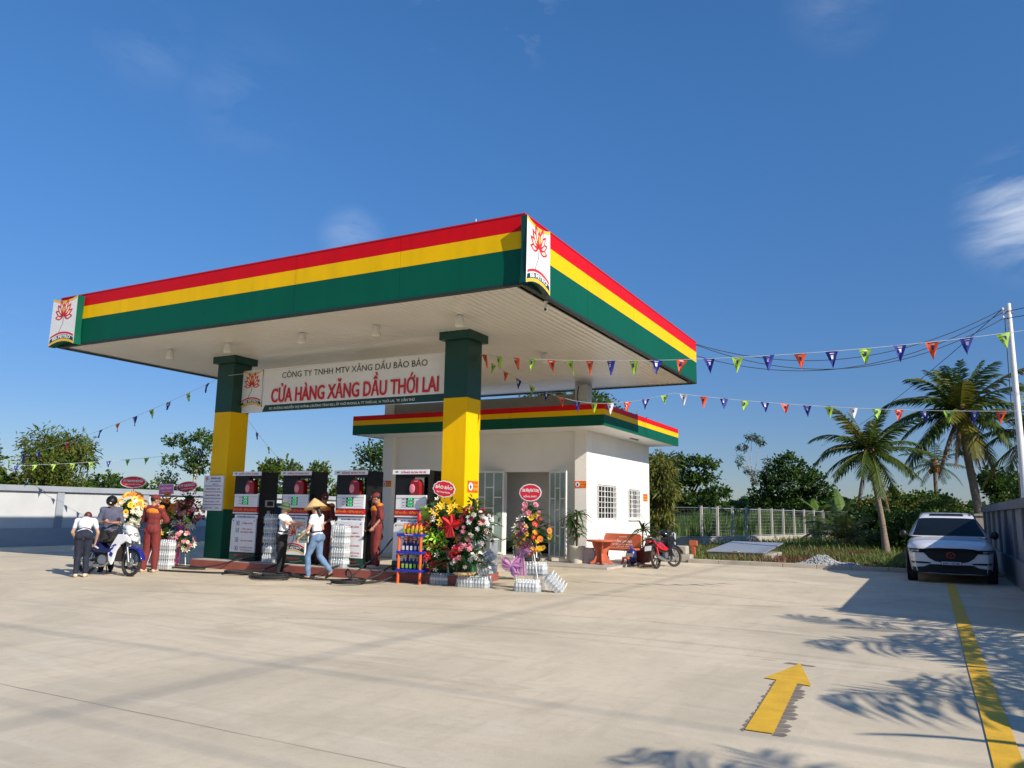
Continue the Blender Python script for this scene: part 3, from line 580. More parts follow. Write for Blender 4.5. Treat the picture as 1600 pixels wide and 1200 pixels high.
# ================================================================ fuel dispensers
def dispenser(x0, label, title, kind):
    y0, z0 = 2.62, .2; w, d, h = .9, .56, 2.12
    r = thing('fuel_dispenser', label, 'fuel dispenser', group='fuel dispensers on the island')
    b = MB(); b.box(x0, y0, z0, x0 + w, y0 + d, 1.8, 'black')
    b.box(x0, y0, 1.8, x0 + .5, y0 + .03, 2.2, 'black'); b.box(x0, y0 + .03, 1.8, x0 + .04, y0 + d, 2.2, 'black'); b.box(x0 + .4, y0 + d - .03, 1.8, x0 + w - .04, y0 + d, 2.2, 'black'); b.box(x0 + w - .04, y0, 1.8, x0 + w, y0 + d, 2.2, 'black')
    b.box(x0, y0, 2.2, x0 + w, y0 + d, 2.34, 'black'); b.build('cabinet', r, bevel=.006)
    MB().cbox((0, 0, 0), (w + .06, .025, .1), 'signwhite', Matrix.Translation((x0 + w / 2 - .02, y0 - .03, 2.3)) @ Matrix.Rotation(-.1, 4, 'X')).build('header_sign', r, bevel=.003)
    text(title, .66, .058, FR(x0 + .5, y0 - .044, 2.298), 'redtext', r, .025); text('BB', .07, .03, FR(x0 + .07, y0 - .044, 2.305), 'darkgreen', r, .02); MB().cbox((x0 + .07, y0 - .043, 2.275), (.09, .003, .012), 'blacktext').build('header_mark', r)
    # red rounded pump-head cover with a pale face, seen through the top window
    a = MB(); T = Matrix.Translation((x0 + .42, y0 - .04, 1.8))
    prof = [(0, 0), (.27, 0), (.27, .2), (.25, .29), (.19, .345), (.1, .35), (.02, .3), (-.01, .2)]
    a.prism([(p[0], 0, p[1]) for p in prof], (0, .16, 0), 'coverred', T); o = a.build('red_cover', r, bevel=.02)
    MB().ball((x0 + .485, y0 - .042, 1.94), (.075, .012, .1), 'f_pink', 12, 8).build('pale_patch', o); MB().cbox((x0 + .58, y0 - .04, 2.1), (.09, .01, .02), 'f_pink').build('top_mark', o)
    # display
    a = MB(); a.box(x0 + .07, y0 - .05, 1.49, x0 + .86, y0, 1.8, 'signwhite'); dsp = a.build('display_panel', r, bevel=.006)
    a = MB(); a.box(x0 + .07, y0 - .056, 1.735, x0 + .86, y0 - .051, 1.742, 'galv')
    for i, z in enumerate((1.715, 1.645, 1.575)):
        o = MB().box(x0 + .35, y0 - .056, z - .024, x0 + .55, y0 - .051, z + .024, 'lcd').build('readout', dsp)
        text(('ĐỒNG', 'LÍT', 'GIÁ')[i], .08, .022, FR(x0 + .28, y0 - .052, z), 'blacktext', dsp)
        text(('0', '0.00', '19120')[i], .12, .034, FR(x0 + .46, y0 - .057, z), 'led', dsp, .02, .001)
        a.box(x0 + .2, y0 - .054, z - .036, x0 + .8, y0 - .0515, z - .033, 'galv')
    a.build('trim_line', dsp)
    a = MB(); a.box(x0 + .05, y0 - .055, 1.36, x0 + .87, y0, 1.475, 'redtext'); bb = a.build('slogan_band', r, bevel=.003)
    text('Giảm tốc - Giảm tai nạn', .78, .085, FR(x0 + .46, y0 - .057, 1.425), 'f_orange', bb, .045); MB().box(x0 + .05, y0 - .054, 1.325, x0 + .87, y0 - .001, 1.356, 'signwhite').build('lower_strip', bb)
    # service door
    MB().box(x0 + .1, y0 - .02, 1.2, x0 + .86, y0, 1.3, 'signwhite').build('door_header', r)
    text('BỘ ĐO ĐẾM CHÍNH XÁC', .58, .045, FR(x0 + .5, y0 - .022, 1.25), 'bluetext', r, .03)
    dz0, dz1 = .4, 1.22; a = MB(); T = Matrix.Translation((x0, y0 - .05, 0))
    pts = [(.03, dz0), (.86, dz0), (.86, dz1 - .03), (.84, dz1), (.12, dz1), (.07, dz1 - .015), (.035, dz1 - .06)]
    a.prism([(p[0], 0, p[1]) for p in pts], (0, .045, 0), 'signwhite', T); dr = a.build('service_door', r, bevel=.008)
    for xx in (.1, .8): MB().cbox((x0 + xx, y0 - .052, dz1 - .07), (.018, .008, .03), 'black').build('lock', dr)
    if kind == 'text':
        for z, s, hh in ((1.1, 'CẤM LỬA', .055), (.96, 'TẮT MÁY', .04), (.88, 'PHƯƠNG TIỆN', .045), (.68, 'CẤM HÚT THUỐC', .04), (.52, 'CẤM ĐIỆN THOẠI', .04), (.455, 'DI ĐỘNG', .035)): text(s, min(.42, .05 * len(s)), hh, FR(x0 + .58, y0 - .052, z), 'redtext', dr, .012)
        for z in (1.09, .92, .69, .49):
            a = MB(); a.box(x0 + .2, y0 - .056, z - .05, x0 + .3, y0 - .051, z + .05, 'navy'); a.box(x0 + .21, y0 - .058, z - .04, x0 + .29, y0 - .0562, z + .04, 'signwhite'); a.box(x0 + .235, y0 - .06, z - .025, x0 + .265, y0 - .0582, z + .02, 'navy'); a.build('pictogram', dr)
    else:
        T = FR(x0 + .5, y0 - .0505, .82); lotus(T, .0, .05, .36, .002, dr); lotus_r = None
        def bnd(z0, z1, m, off, nm):
            s = MB(); n = 12
            for i in range(n):
                f = lambda t: .09 * (1 - (2 * t - 1) ** 2); t0, t1 = i / n, (i + 1) / n; x_ = lambda t: -.36 + .7 * t
                s.poly([(x_(t0), z1 + f(t0), off), (x_(t0), z0 + f(t0), off), (x_(t1), z0 + f(t1), off), (x_(t1), z1 + f(t1), off)], m, T)
            s.build(nm, dr)
        bnd(-.27, -.235, 'logored', .003, 'red_band'); bnd(-.37, -.285, 'darkgreen', .003, 'green_band'); bnd(-.41, -.385, 'f_yellow', .003, 'yellow_band')
        text('BB PETRO', .5, .05, T @ Matrix.Translation((0, -.255, .004)), 'white', dr)
        MB().box(x0 + .12, y0 - .054, 1.155, x0 + .8, y0 - .0515, 1.17, 'f_yellow').build('yellow_line', dr)
    MB().box(x0 + .02, y0 - .045, .22, x0 + .88, y0, .385, 'darkgreen').build('kick_plate', r, bevel=.004)
    text('BB PETRO 2019', .5, .035, FR(x0 + .45, y0 - .047, .32), 'redtext', r)
    # right side: keypad, square cover, nozzle in its holster, hose outlet
    X = x0 + w; a = MB(); a.box(X, 2.78, 1.49, X + .03, 3.07, 1.66, 'galv'); k = a.build('keypad', r, bevel=.004)
    MB().box(X + .031, 2.83, 1.52, X + .036, 3.02, 1.63, 'black').build('keypad_screen', k); MB().box(X, 2.86, 1.32, X + .015, 2.95, 1.4, 'galv').build('vent_cover', r)
    MB().box(X, 2.87, .78, X + .05, 3.14, 1.18, 'matblack').build('holster', r, bevel=.01)
    a = MB(); a.tube([(X + .1, 2.92, 1.12), (X + .13, 2.98, .98), (X + .11, 3.07, .86)], [.03, .04, .03], 'signred', 10); a.tube([(X + .13, 2.93, 1.02), (X + .18, 2.98, .93), (X + .15, 3.06, .86)], .012, 'black', 6)
    nz = a.build('nozzle', r); MB().tube([(X + .1, 2.93, 1.1), (X + .06, 2.9, 1.16), (X + .02, 2.9, 1.17)], .012, 'chrome', 8).build('spout', nz); MB().tube([(X + .11, 3.07, .87), (X + .11, 3.1, .81)], .017, 'chrome', 8).build('swivel', nz)
    a = MB(); a.tube([(X, 2.9, .74), (X + .14, 2.9, .75), (X + .16, 2.93, .7), (X + .16, 2.93, .62)], .016, 'chrome', 8); a.build('hose_outlet', r)
    return settle(r, (x0 + w / 2, y0 + d / 2, z0))
DX = (-9.4, -7.79, -6.13, -4.47)
dispenser(DX[0], 'leftmost black and white fuel dispenser titled DAU DO, beside the left column', 'DẦU DO 0,05S', 'text')
dispenser(DX[1], 'second fuel dispenser titled XANG E5, behind the person in the green hat', 'XĂNG E5 RON 92 II', 'logo')
dispenser(DX[2], 'third fuel dispenser, left of the capped attendant, with bottled water stacked in front', 'XĂNG RON 95 III', 'text')
dispenser(DX[3], 'rightmost fuel dispenser with red lotus door behind the oil bottle rack', 'XĂNG RON 95 III', 'logo')
# hoses: one from each dispenser down to a loose coil on the ground
def bez(pts, n=10):
    """Catmull-Rom through points"""
    P = [V(p) for p in pts]; P = [P[0]] + P + [P[-1]]; out = []
    for i in range(1, len(P) - 2):
        for k in range(n):
            t = k / n; a, b, c, d = P[i - 1:i + 3]
            out.append(.5 * ((2 * b) + (-a + c) * t + (2 * a - 5 * b + 4 * c - d) * t * t + (-a + 3 * b - 3 * c + d) * t ** 3))
    return out + [P[-2]]
def coil(cx, cy, rx, ry, n, z=.022, ph=0):
    return [(cx + cos(ph + i * .8) * rx * (1 + .12 * sin(i * 1.7)), cy + sin(ph + i * .8) * ry * (1 + .1 * cos(i * 2.3)), z + .02 * (i * .8 / (2 * pi)) % .06 + .002 * i) for i in range(n)]
def hose(i, label, pts):
    X = DX[i] + .9
    p = [(X + .16, 2.93, .62), (X + .15, 2.9, .5)] + pts
    o = MB().tube(bez(p, 8), .019, 'rubber', 8).build('fuel_hose'); tag(o, label, 'hose', 'black hoses from the dispensers')
hose(0, 'black hose from the leftmost dispenser coiled on the ground before the left column', [(-8.5, 2.6, .3), (-8.8, 2.3, .24), (-9.2, 2.05, .1), (-9.8, 1.8, .03), (-10.6, 1.75, .025), (-10.75, 2.0, .025), (-10.2, 2.15, .03), (-9.4, 1.9, .03), (-9.6, 1.6, .03), (-10.5, 1.5, .05), (-11.2, 1.1, .03), (-9.9, .95, .025), (-8.6, 1.15, .025), (-8.0, 1.3, .03)] + coil(-7.75, 1.4, .3, .28, 17))
hose(1, 'black hose from the second dispenser looping past the feet under the green hat', [(-7.0, 2.6, .28), (-7.3, 2.25, .235), (-7.6, 1.95, .08), (-8.0, 1.8, .03), (-7.5, 1.55, .03), (-6.6, 1.35, .03), (-5.9, 1.7, .03), (-6.3, 2.0, .04), (-7.0, 1.6, .05), (-7.0, 1.0, .03)] + coil(-6.4, 1.0, .42, .3, 15, ph=2.5))
hose(2, 'black hose from the third dispenser, its coil partly behind the person in the conical hat', [(-5.3, 2.6, .28), (-5.7, 2.25, .235), (-6.0, 1.95, .06), (-6.5, 1.85, .03), (-6.9, 1.5, .035)] + coil(-6.55, 1.3, .3, .2, 9, .06, 2.0) + [(-5.6, 1.3, .04), (-5.0, 1.55, .03)])
hose(3, 'black hose from the rightmost dispenser, coiled in a figure on the ground before the rack', [(-3.6, 2.6, .4), (-3.9, 2.35, .3), (-4.2, 2.2, .3), (-4.35, 1.95, .12), (-4.5, 1.5, .03)] + coil(-4.45, 1.15, .36, .3, 17, ph=1) + [(-4.6, 1.3, .15), (-4.55, 1.25, .28), (-4.4, 1.2, .2), (-4.3, 1.2, .05), (-4.1, 1.7, .04), (-3.95, 2.1, .15)])
# the hose held up between pumps three and four
o = MB().tube(bez([(-4.5, 2.8, .95), (-4.55, 2.7, .85), (-4.75, 2.5, .5), (-4.95, 2.3, .3), (-5.05, 2.1, .12), (-4.9, 1.7, .03), (-4.7, 1.3, .04)], 8), .018, 'rubber', 8).build('fuel_hose'); tag(o, 'taut black hose slanting down beside the capped attendant to the ground coil', 'hose', 'black hoses from the dispensers')

# ================================================================ bottled water packs
bt = MB(); bt.lathe([(.001, 0), (.03, .002), (.032, .03), (.029, .06), (.032, .09), (.032, .15), (.022, .185), (.012, .2), (.012, .21)], (0, 0, 0), 'bottle', 9)
_b = bt.build('bottle'); MB().lathe([(.014, .208), (.014, .226), (.001, .227)], (0, 0, 0), 'whiteplastic', 8).build('cap', _b); MB().lathe([(.0328, .095), (.0328, .14)], (0, 0, 0), 'signwhite', 9).build('paper_label', _b)
BOT = _b
def pack(label, loc, rz=0, nx=4, ny=3, group='clear packs of bottled water', tilt=None, used=[0]):
    r = thing('water_pack', label, 'bottled water', loc, rz, group)
    for i in range(nx):
        for j in range(ny):
            p = ((i - (nx - 1) / 2) * .068, (j - (ny - 1) / 2) * .068, 0)
            if not used[0]: used[0] = 1; BOT.parent = r; BOT.location = p
            else: dup(BOT, loc=p, parent=r)
    a = MB(); hx, hy = nx * .034 + .003, ny * .034 + .003; rn = random.Random(str(loc))
    def wrap(u, v):
        t = u * 2 * pi; k = max(abs(cos(t)), abs(sin(t))); x = cos(t) / k * hx; y = sin(t) / k * hy; s = 1 - .22 * max(0, v - .75) / .25
        return (x * s + .004 * sin(9 * t + v * 20), y * s + .004 * cos(11 * t + v * 14), .004 + v * .21)
    a.grid(wrap, 32, 6, 'film'); a.build('shrink_film', r)
    if tilt: r.rotation_euler = (tilt[0], tilt[1], rz)
    return r
# stacks in front of the pumps and flower stands
for k in range(5): pack('water pack at level %s of the tall stack between the first two dispensers' % ('one, lowest,', 'two', 'three', 'four', 'five, topmost,')[k], (-7.98 + .01 * (k % 2), 2.5, .2 + k * .226), 0, 4, 3)
for k in range(4): pack('water pack at level %s of the stack before the third dispenser' % ('one, lowest,', 'two', 'three', 'four, topmost,')[k], (-5.72 + .008 * (k % 2), 2.38, .2 + k * .226), 0, 6, 3)
for k in range(3): pack('water pack, level %s of the stack behind the maroon trousers' % ('one, lowest,', 'two', 'three, topmost,')[k], (-10.3, 1.5, k * .226), .1, 6, 3)
pack('water pack on the ground under the yellow flower stand', (-2.98, 2.3, 0), .1, 6, 4); 
pack('water pack on the ground under the lower pink basket', (-2.3, 2.2, 0), 0, 5, 4)
pack('lowest water pack right of the pink and white flower stand', (-1.98, 2.22, 0), 0, 5, 4); pack('water pack leaning on the stack right of the pink and white flowers', (-1.95, 2.42, .235), 0, 4, 4, tilt=(0, -.25))
pack('topmost water pack in the pile beside the green column base', (-1.93, 2.45, .48), .2, 4, 3, tilt=(.1, -.5))
pack('water pack standing below the mixed bright flower stand on the right', (-.9, 2.1, 0), .05, 7, 3); pack('water pack lying tipped over, rightmost on the ground', (-.5, 2.3, .1), .5, 6, 4, tilt=(.3, .75)); pack('water pack balanced between the legs of the rightmost flower stand', (-.95, 2.55, .3), 0, 6, 3)
r = thing('crate', 'small clear crate supporting the water pack behind the rightmost flower stand', 'crate', (-.95, 2.55, 0)); MB().box(-.2, -.11, 0, .2, .11, .29, 'film').build('body', r, bevel=.01); MB().box(-.2, -.12, .27, .2, .12, .292, 'galv').build('rim', r)

# ================================================================ oil rack
rk = thing('display_rack', 'orange and blue plastic rack of oil bottles in front of the rightmost dispenser', 'rack', (-3.55, 2.12, 0))
for x in (-.27, .27):
    for y in (-.16, .16): MB().tube([(x, y, 0), (x, y, .98)], .03, 'orangeplastic', 10).build('leg', rk)
for z in (.24, .6, .95):
    a = MB().box(-.31, -.2, z, .31, .2, z + .02, 'blueplastic')
    for (x0, y0, x1, y1) in ((-.31, -.2, .31, -.185), (-.31, .185, .31, .2), (-.31, -.185, -.295, .185), (.295, -.185, .31, .185)): a.box(x0, y0, z + .02, x1, y1, z + .055, 'blueplastic')
    a.build('shelf', rk, bevel=.004)
text('BB PETRO', .2, .02, FR(0, -.202, .985), 'white', rk)
def oilbottle(name, label, loc, body, cap, lab, h=.24, group='oil bottles on the rack'):
    r = thing(name, label, 'bottle', loc, 0, group)
    a = MB(); a.lathe([(.036, 0), (.038, .01), (.038, h * .6), (.03, h * .75), (.014, h * .86), (.014, h * .9)], (0, 0, 0), body, 10); a.build('bottle_body', r)
    MB().lathe([(.017, h * .89), (.017, h), (.001, h + .001)], (0, 0, 0), cap, 8).build('cap', r); MB().box(-.027, -.0395, h * .2, .027, -.036, h * .55, lab).build('paper_label', r)
    return r
for row, z, body, cap, lab, nm in ((0, .262, 'navy', 'blueplastic', 'f_lime', 'lime labelled bottle'), (1, .622, 'navy', 'signred', 'signwhite', 'red capped dark bottle'), (2, .972, 'f_orange', 'signred', 'f_lime', 'red capped orange bottle')):
    p0 = None
    for i in range(5):
        for j in range(2):
            loc = (-3.55 - .2 + i * .1, 2.05 + j * .12, z)
            lab_t = '%s, %s along the %s row of the %s shelf' % (nm, ('first', 'second', 'third', 'fourth', 'last')[i], ('front', 'back')[j], ('bottom', 'middle', 'top')[row])
            if p0 is None: p0 = oilbottle('oil_bottle', lab_t, loc, body, cap, lab)
            else: dup(p0, loc=loc, label=lab_t)
oilbottle('oil_bottle', 'tall red bottle with a blue cap standing highest on the rack', (-3.44, 2.11, 1.2), 'signred', 'blueplastic', 'signred', .27)
r = thing('promotion_card', 'lime green price card behind the top shelf of the oil rack', 'card', (-3.47, 2.28, 1.22))
MB().box(-.13, 0, 0, .2, .012, .2, 'f_lime').build('upper_card', r); MB().box(-.08, 0, .2, .15, .012, .33, 'f_lime').build('upper_card', r); text('ĐẶC BIỆT', .22, .045, FR(.03, -.001, .26), 'redtext', r); MB().box(-.13, -.003, .12, .2, -.0005, .14, 'f_orange').build('stripe', r)

# ================================================================ flowers
def rose_proto(m, kind, s=.05):
    a = MB()
    if kind == 'rose':
        for ring, (n, rr, z, tilt) in enumerate(((6, .8, 0, .5), (5, .55, .25, .9), (4, .3, .45, 1.2))):
            for i in range(n):
                t = 2 * pi * i / n + ring * .5; u = V((cos(t), sin(t), 0)); v = V((-sin(t), cos(t), 0)); c = V((0, 0, z * s)) ; o = u * rr * s
                up = u * cos(tilt) + V((0, 0, sin(tilt)))
                a.poly([c + u * .12 * s, c + o - v * .42 * s + up * .2 * s, c + o * 1.1 + up * .45 * s, c + o + v * .42 * s + up * .2 * s], m)
        a.ball((0, 0, .3 * s), .34 * s, m, 7, 5)
    elif kind == 'daisy':
        for i in range(14):
            t = 2 * pi * i / 14; u = V((cos(t), sin(t), .12)); v = V((-sin(t), cos(t), 0)); a.poly([u * .2 * s, u * .7 * s - v * .17 * s, u * s, u * .7 * s + v * .17 * s], m)
        a.ball((0, 0, .05 * s), (.3 * s, .3 * s, .14 * s), 'wood' if m in ('f_yellow', 'f_orange') else 'f_yellow', 8, 5)
    else:  # lily / orchid: five long petals
        for i in range(5):
            t = 2 * pi * i / 5; u = V((cos(t), sin(t), .45)); v = V((-sin(t), cos(t), 0)); a.poly([(0, 0, 0), u * .6 * s - v * .25 * s, u * 1.15 * s, u * .6 * s + v * .25 * s], m)
        a.tube([(0, 0, 0), (0, 0, .5 * s)], .05 * s, 'f_yellow', 5)
    o = a.build('flower'); COL.objects.unlink(o); return o.data
FL = {}
def flower_mesh(m, kind, s):
    k = (m, kind, s)
    if k not in FL:
        FL[k] = rose_proto(m, kind, s)
    return FL[k]
def leafquad(a, p, d, l, w, m, rn, bend=.25):
    d = d.normalized(); n = d.cross(V((rn.uniform(-1, 1), rn.uniform(-1, 1), rn.uniform(-1, 1)))).normalized(); g = V((0, 0, -bend * l))
    a.poly([p, p + d * l * .45 + n * w + g * .2, p + d * l + g, p + d * l * .45 - n * w + g * .2], m)
def frond_small(a, p, d, l, m, rn, n=12, w=.014):
    """fern / palm spray: rib with paired leaflets"""
    d = d.normalized(); side = d.cross(V((0, 0, 1))).normalized() if abs(d.z) < .95 else V((1, 0, 0)); 
    for i in range(n):
        t = (i + 1) / n; q = p + d * l * t + V((0, 0, -.25 * l * t * t)); ll = l * .42 * sin(pi * min(1, .25 + t * .75)) + .02
        for s in (-1, 1):
            e = (side * s + d * .55 + V((0, 0, -.15))).normalized(); nn = e.cross(d).cross(e).normalized()
            a.poly([q, q + e * ll * .5 + nn * w, q + e * ll, q + e * ll * .5 - nn * w], m)
def bouquet(root, c, rx, rz, flowers, seed, leaf='fern', nleaf=120, flat=.55, spray=10, dir=V((.3, -1, .1)), tr=None):
    """foliage dome with individual flowers set over the side that faces dir"""
    rn = random.Random(seed); c = V(c); a = MB(); dir = dir.normalized()
    def rp(k=1):
        while 1:
            v = V((rn.uniform(-1, 1), rn.uniform(-1, 1), rn.uniform(-1, 1)))
            if .05 < v.length < 1: break
        v.normalize(); tap = 1
        if tr: tap = tr(v.z)
        return v, c + V((v.x * rx * tap, v.y * rx * flat * tap, v.z * rz)) * k
    for i in range(nleaf):
        v, p = rp(rn.uniform(.4, 1)); leafquad(a, p, v + V((0, 0, .2)), rn.uniform(.08, .17), rn.uniform(.015, .035), leaf if rn.random() < .7 else 'plantleaf', rn)
    for i in range(spray):
        v, p = rp(.6); v.z = abs(v.z) * .4 - .25; frond_small(a, p, V((v.x, v.y * .5, v.z)), rn.uniform(.34, .55), leaf, rn)
    a.ball(c, (rx * .55, rx * flat * .5, rz * .7), 'leafdark', 8, 6)
    a.build('foliage', root)
    for (m, kind, s, n, ymin, ymax, xmin, xmax) in flowers:
        k = 0; tries = 0
        while k < n and tries < 4000:
            tries += 1
            v, p = rp(1.02)
            if v.dot(dir) < .12: continue
            q = (p - c)
            if not (ymin <= q.z / rz <= ymax and xmin <= q.x / rx <= xmax): continue
            o = bpy.data.objects.new('flower', flower_mesh(m, kind, s)); COL.objects.link(o); o.parent = root; o.location = p + v * .02
            nd = (v + dir * .7).normalized(); o.rotation_euler = (nd.to_track_quat('Z', 'Y') @ Quaternion((0, 0, 1), rn.uniform(0, 6))).to_euler(); sc = rn.uniform(.85, 1.2); o.scale = (sc,) * 3; k += 1
def oval_sign(root, T, w, h, l1, l2, scallop=0, m='signred', rect=False):
    n = 48; a = MB()
    if rect: o = [(-w / 2, -h / 2), (w / 2, -h / 2), (w / 2, h / 2), (-w / 2, h / 2)]
    else: o = [(cos(2 * pi * i / n) * w / 2 * (1 + scallop * sin(12 * 2 * pi * i / n)), sin(2 * pi * i / n) * h / 2 * (1 + scallop * sin(12 * 2 * pi * i / n))) for i in range(n)]
    a.prism([(x, y, 0) for x, y in o], (0, 0, .012), 'signwhite', T @ Matrix.Translation((0, 0, -.012))); b = a.build('name_plate', root)
    MB().poly([(x * .93, y * .9, .002) for x, y in o], m, T).build('red_face', b)
    text(l1, w * .76, h * .26, T @ Matrix.Translation((0, h * .12, .003)), 'white', b, .03); text(l2, w * .6, h * .15, T @ Matrix.Translation((0, -h * .2, .003)), 'white', b, .015)
def stand(label, loc, rz, hgt, sign, cfg, legs=True, ped=None):
    r = thing('flower_stand', label, 'flower stand', loc, rz, 'congratulation flower stands')
    if legs:
        for (x, y) in ((-.27, -.16), (.27, -.16), (0, .3)): MB().tube([(x, y, 0), (x * .12, y * .12, hgt)], .011, 'whiteplastic', 7).build('stand_leg', r)
    if sign:
        z, w, h, l1, l2, sc, rect, ang = sign
        MB().tube([(0, .02, hgt * .8), (0, .02, z)], .007, 'wood', 5).build('sign_stick', r)
        oval_sign(r, frame((0, -.02, z), (cos(ang), 0, sin(ang)), (-sin(ang), 0, cos(ang))), w, h, l1, l2, sc, rect=rect, m='pinkpaper' if rect else 'signred')
    for i, c in enumerate(cfg): bouquet(r, *c[:4], seed=hash_(label) + i, **c[4])
    return r
def hash_(s): return sum(ord(c) * (i + 7) for i, c in enumerate(s)) % 100003
DD = V((.8, -.85, .15))
stand('flower stand of yellow sunflowers over cream roses with a red oval sign, leftmost', (-12.15, 1.8, 0), .25, 1.1, (2.07, .78, .3, 'CTY TNHH MTV BẢO BẢO', 'Chúc Mừng Khai Trương', 0, False, 0),
      [((0, 0, 1.36), .48, .42, [('f_yellow', 'daisy', .09, 15, -.2, 1, -1, 1), ('f_orange', 'daisy', .07, 9, .1, 1, -1, 1), ('f_cream', 'rose', .06, 34, -.95, .15, -1, 1), ('f_white', 'rose', .05, 8, -.3, .5, -1, 1)], dict(nleaf=150, spray=12, dir=DD, tr=lambda z: 1 - .35 * max(0, z)))])
stand('orange and yellow flower stand with a pink square sign, behind the man in maroon', (-11.5, 2.3, 0), .2, 1.15, (1.9, .46, .26, 'CÔNG TY TNHH MTV', 'CHÚC MỪNG KHAI TRƯƠNG', 0, True, .05),
      [((0, 0, 1.42), .36, .36, [('f_orange', 'daisy', .08, 22, -1, 1, -1, 1), ('f_yellow', 'rose', .05, 5, -1, 0, -1, 1)], dict(nleaf=120, spray=14, dir=DD)), ((.1, -.05, .85), .3, .32, [('f_white', 'lily', .07, 8, -.2, 1, -1, 1), ('f_yellow', 'lily', .06, 9, -1, 0, -1, .2)], dict(nleaf=90, spray=12, dir=DD))])
stand('flower stand of pink and pale green flowers under a tilted red oval sign', (-11.1, 2.6, 0), .2, 1.1, (1.98, .64, .27, 'CTY CATACO', 'Chúc Mừng Khai Trương', 0, False, .12),
      [((0, 0, 1.28), .5, .36, [('f_pink', 'rose', .055, 12, -.2, .7, -1, 1), ('f_lime', 'rose', .05, 5, -.6, .4, -1, .6), ('f_cream', 'lily', .07, 18, -1, .1, -1, .6), ('f_darkred', 'daisy', .07, 18, -.5, 1, .1, 1)], dict(nleaf=140, spray=8, dir=DD)), ((.1, 0, 1.6), .28, .25, [('f_purple', 'lily', .06, 7, -1, 1, -1, 1)], dict(leaf='leafdark', nleaf=70, spray=6, dir=DD)),
       ((.28, -.35, .58), .3, .24, [('f_pink', 'rose', .05, 9, -.3, 1, -1, 1), ('f_blush', 'daisy', .06, 7, -.2, 1, -1, 1), ('f_cream', 'lily', .06, 8, -1, .2, -.6, 1)], dict(nleaf=80, spray=7, dir=DD))])
def bow(label, loc, m, s, seed, drop=.5):
    rn = random.Random(seed); a = MB(); r = thing('gauze_bow', label, 'bow', loc)
    for k in range(7):
        an = rn.uniform(0, 2 * pi); u = V((cos(an), .35 * sin(an * 2), sin(an)))
        a.grid(lambda p, q: tuple(u * s * q * (1 + .12 * sin(p * 18 + k)) + V((0, 1, 0)) * .25 * s * sin(p * 2 * pi * 1.5) * q + u.cross(V((0, 1, 0))) * (p - .5) * s * .75 * sin(q * pi * .8 + .15)), 10, 5, m)
    a.build('loops', r)
    a = MB()
    for dx in (-.3, .25): a.grid(lambda p, q: (dx * s * q + (p - .5) * s * (.25 + .45 * q), .05 * sin(p * 12 + q * 3) * s, -drop * q), 8, 5, m)
    a.build('tails', r); return r
bow('pink fabric bow tied under the pink and green flower stand', (-11.05, 2.4, .95), 'pinkpaper', .22, 4, .42)
r = thing('wrapped_pot', 'pink wrapped pot with white dots below the pink bow', 'pot', (-11.25, 2.45, 0)); MB().lathe([(.16, .0), (.17, .04), (.17, .82)], (0, 0, 0), 'pinkpaper', 14).build('wrapping', r)
a = MB()
for i in range(10):
    for j in range(5): t = -2.6 + i * .25; a.cbox((.173 * cos(t), .173 * sin(t), .3 + j * .1), (.03, .03, .035), 'white')
a.build('dots', r)
# right group
DD = V((.55, -1, .15))
stand('flower stand of yellow orchids by the oil rack, scalloped red sign on top', (-3.05, 2.42, 0), .1, 1.2, (1.93, .52, .34, 'BẢO BẢO', 'Khai Trương Hồng Phát', .035, False, -.12),
      [((0, 0, 1.28), .46, .46, [('f_yellow', 'lily', .075, 26, -.9, .7, -.3, 1), ('f_cream', 'lily', .05, 6, 0, 1, -1, 0), ('f_darkred', 'lily', .1, 6, -.9, 0, -1, -.3), ('f_purple', 'rose', .04, 4, -.5, .5, -1, 1)], dict(nleaf=220, spray=24, dir=DD)), ((-.08, -.18, .86), .17, .17, [('f_lime', 'lily', .12, 10, -1, 1, -1, 1)], dict(nleaf=30, spray=3, dir=DD)),
       ((-.05, -.2, .56), .22, .24, [('f_red', 'lily', .075, 12, -1, 1, -1, 1), ('f_cream', 'lily', .06, 5, -1, 1, -1, .4), ('f_darkred', 'rose', .05, 5, -1, 1, -1, 1)], dict(nleaf=70, spray=6, dir=DD))])
stand('pink and white rose flower stand in front of the green column base, big red ribbon', (-2.3, 2.36, 0), .1, 1.15, None,
      [((0, 0, 1.16), .42, .38, [('f_white', 'rose', .045, 18, -1, .8, -.1, 1), ('f_pink', 'rose', .04, 9, -.8, 1, -1, .1), ('f_darkred', 'rose', .045, 12, .1, .9, -.8, .8), ('f_blush', 'rose', .042, 6, -.6, .5, -1, 1)], dict(nleaf=330, spray=26, dir=DD)), ((.02, .02, 1.58), .12, .2, [('f_blush', 'lily', .04, 3, -1, .3, -1, 1)], dict(nleaf=36, spray=8, dir=DD, leaf='plantleaf')),
       ((-.05, -.25, .58), .32, .23, [('f_pink', 'rose', .046, 10, -.2, 1, -1, .6), ('f_white', 'rose', .045, 10, -1, .6, -1, 1), ('f_red', 'rose', .05, 4, .1, .9, -.7, .1)], dict(nleaf=240, spray=26, dir=DD))])
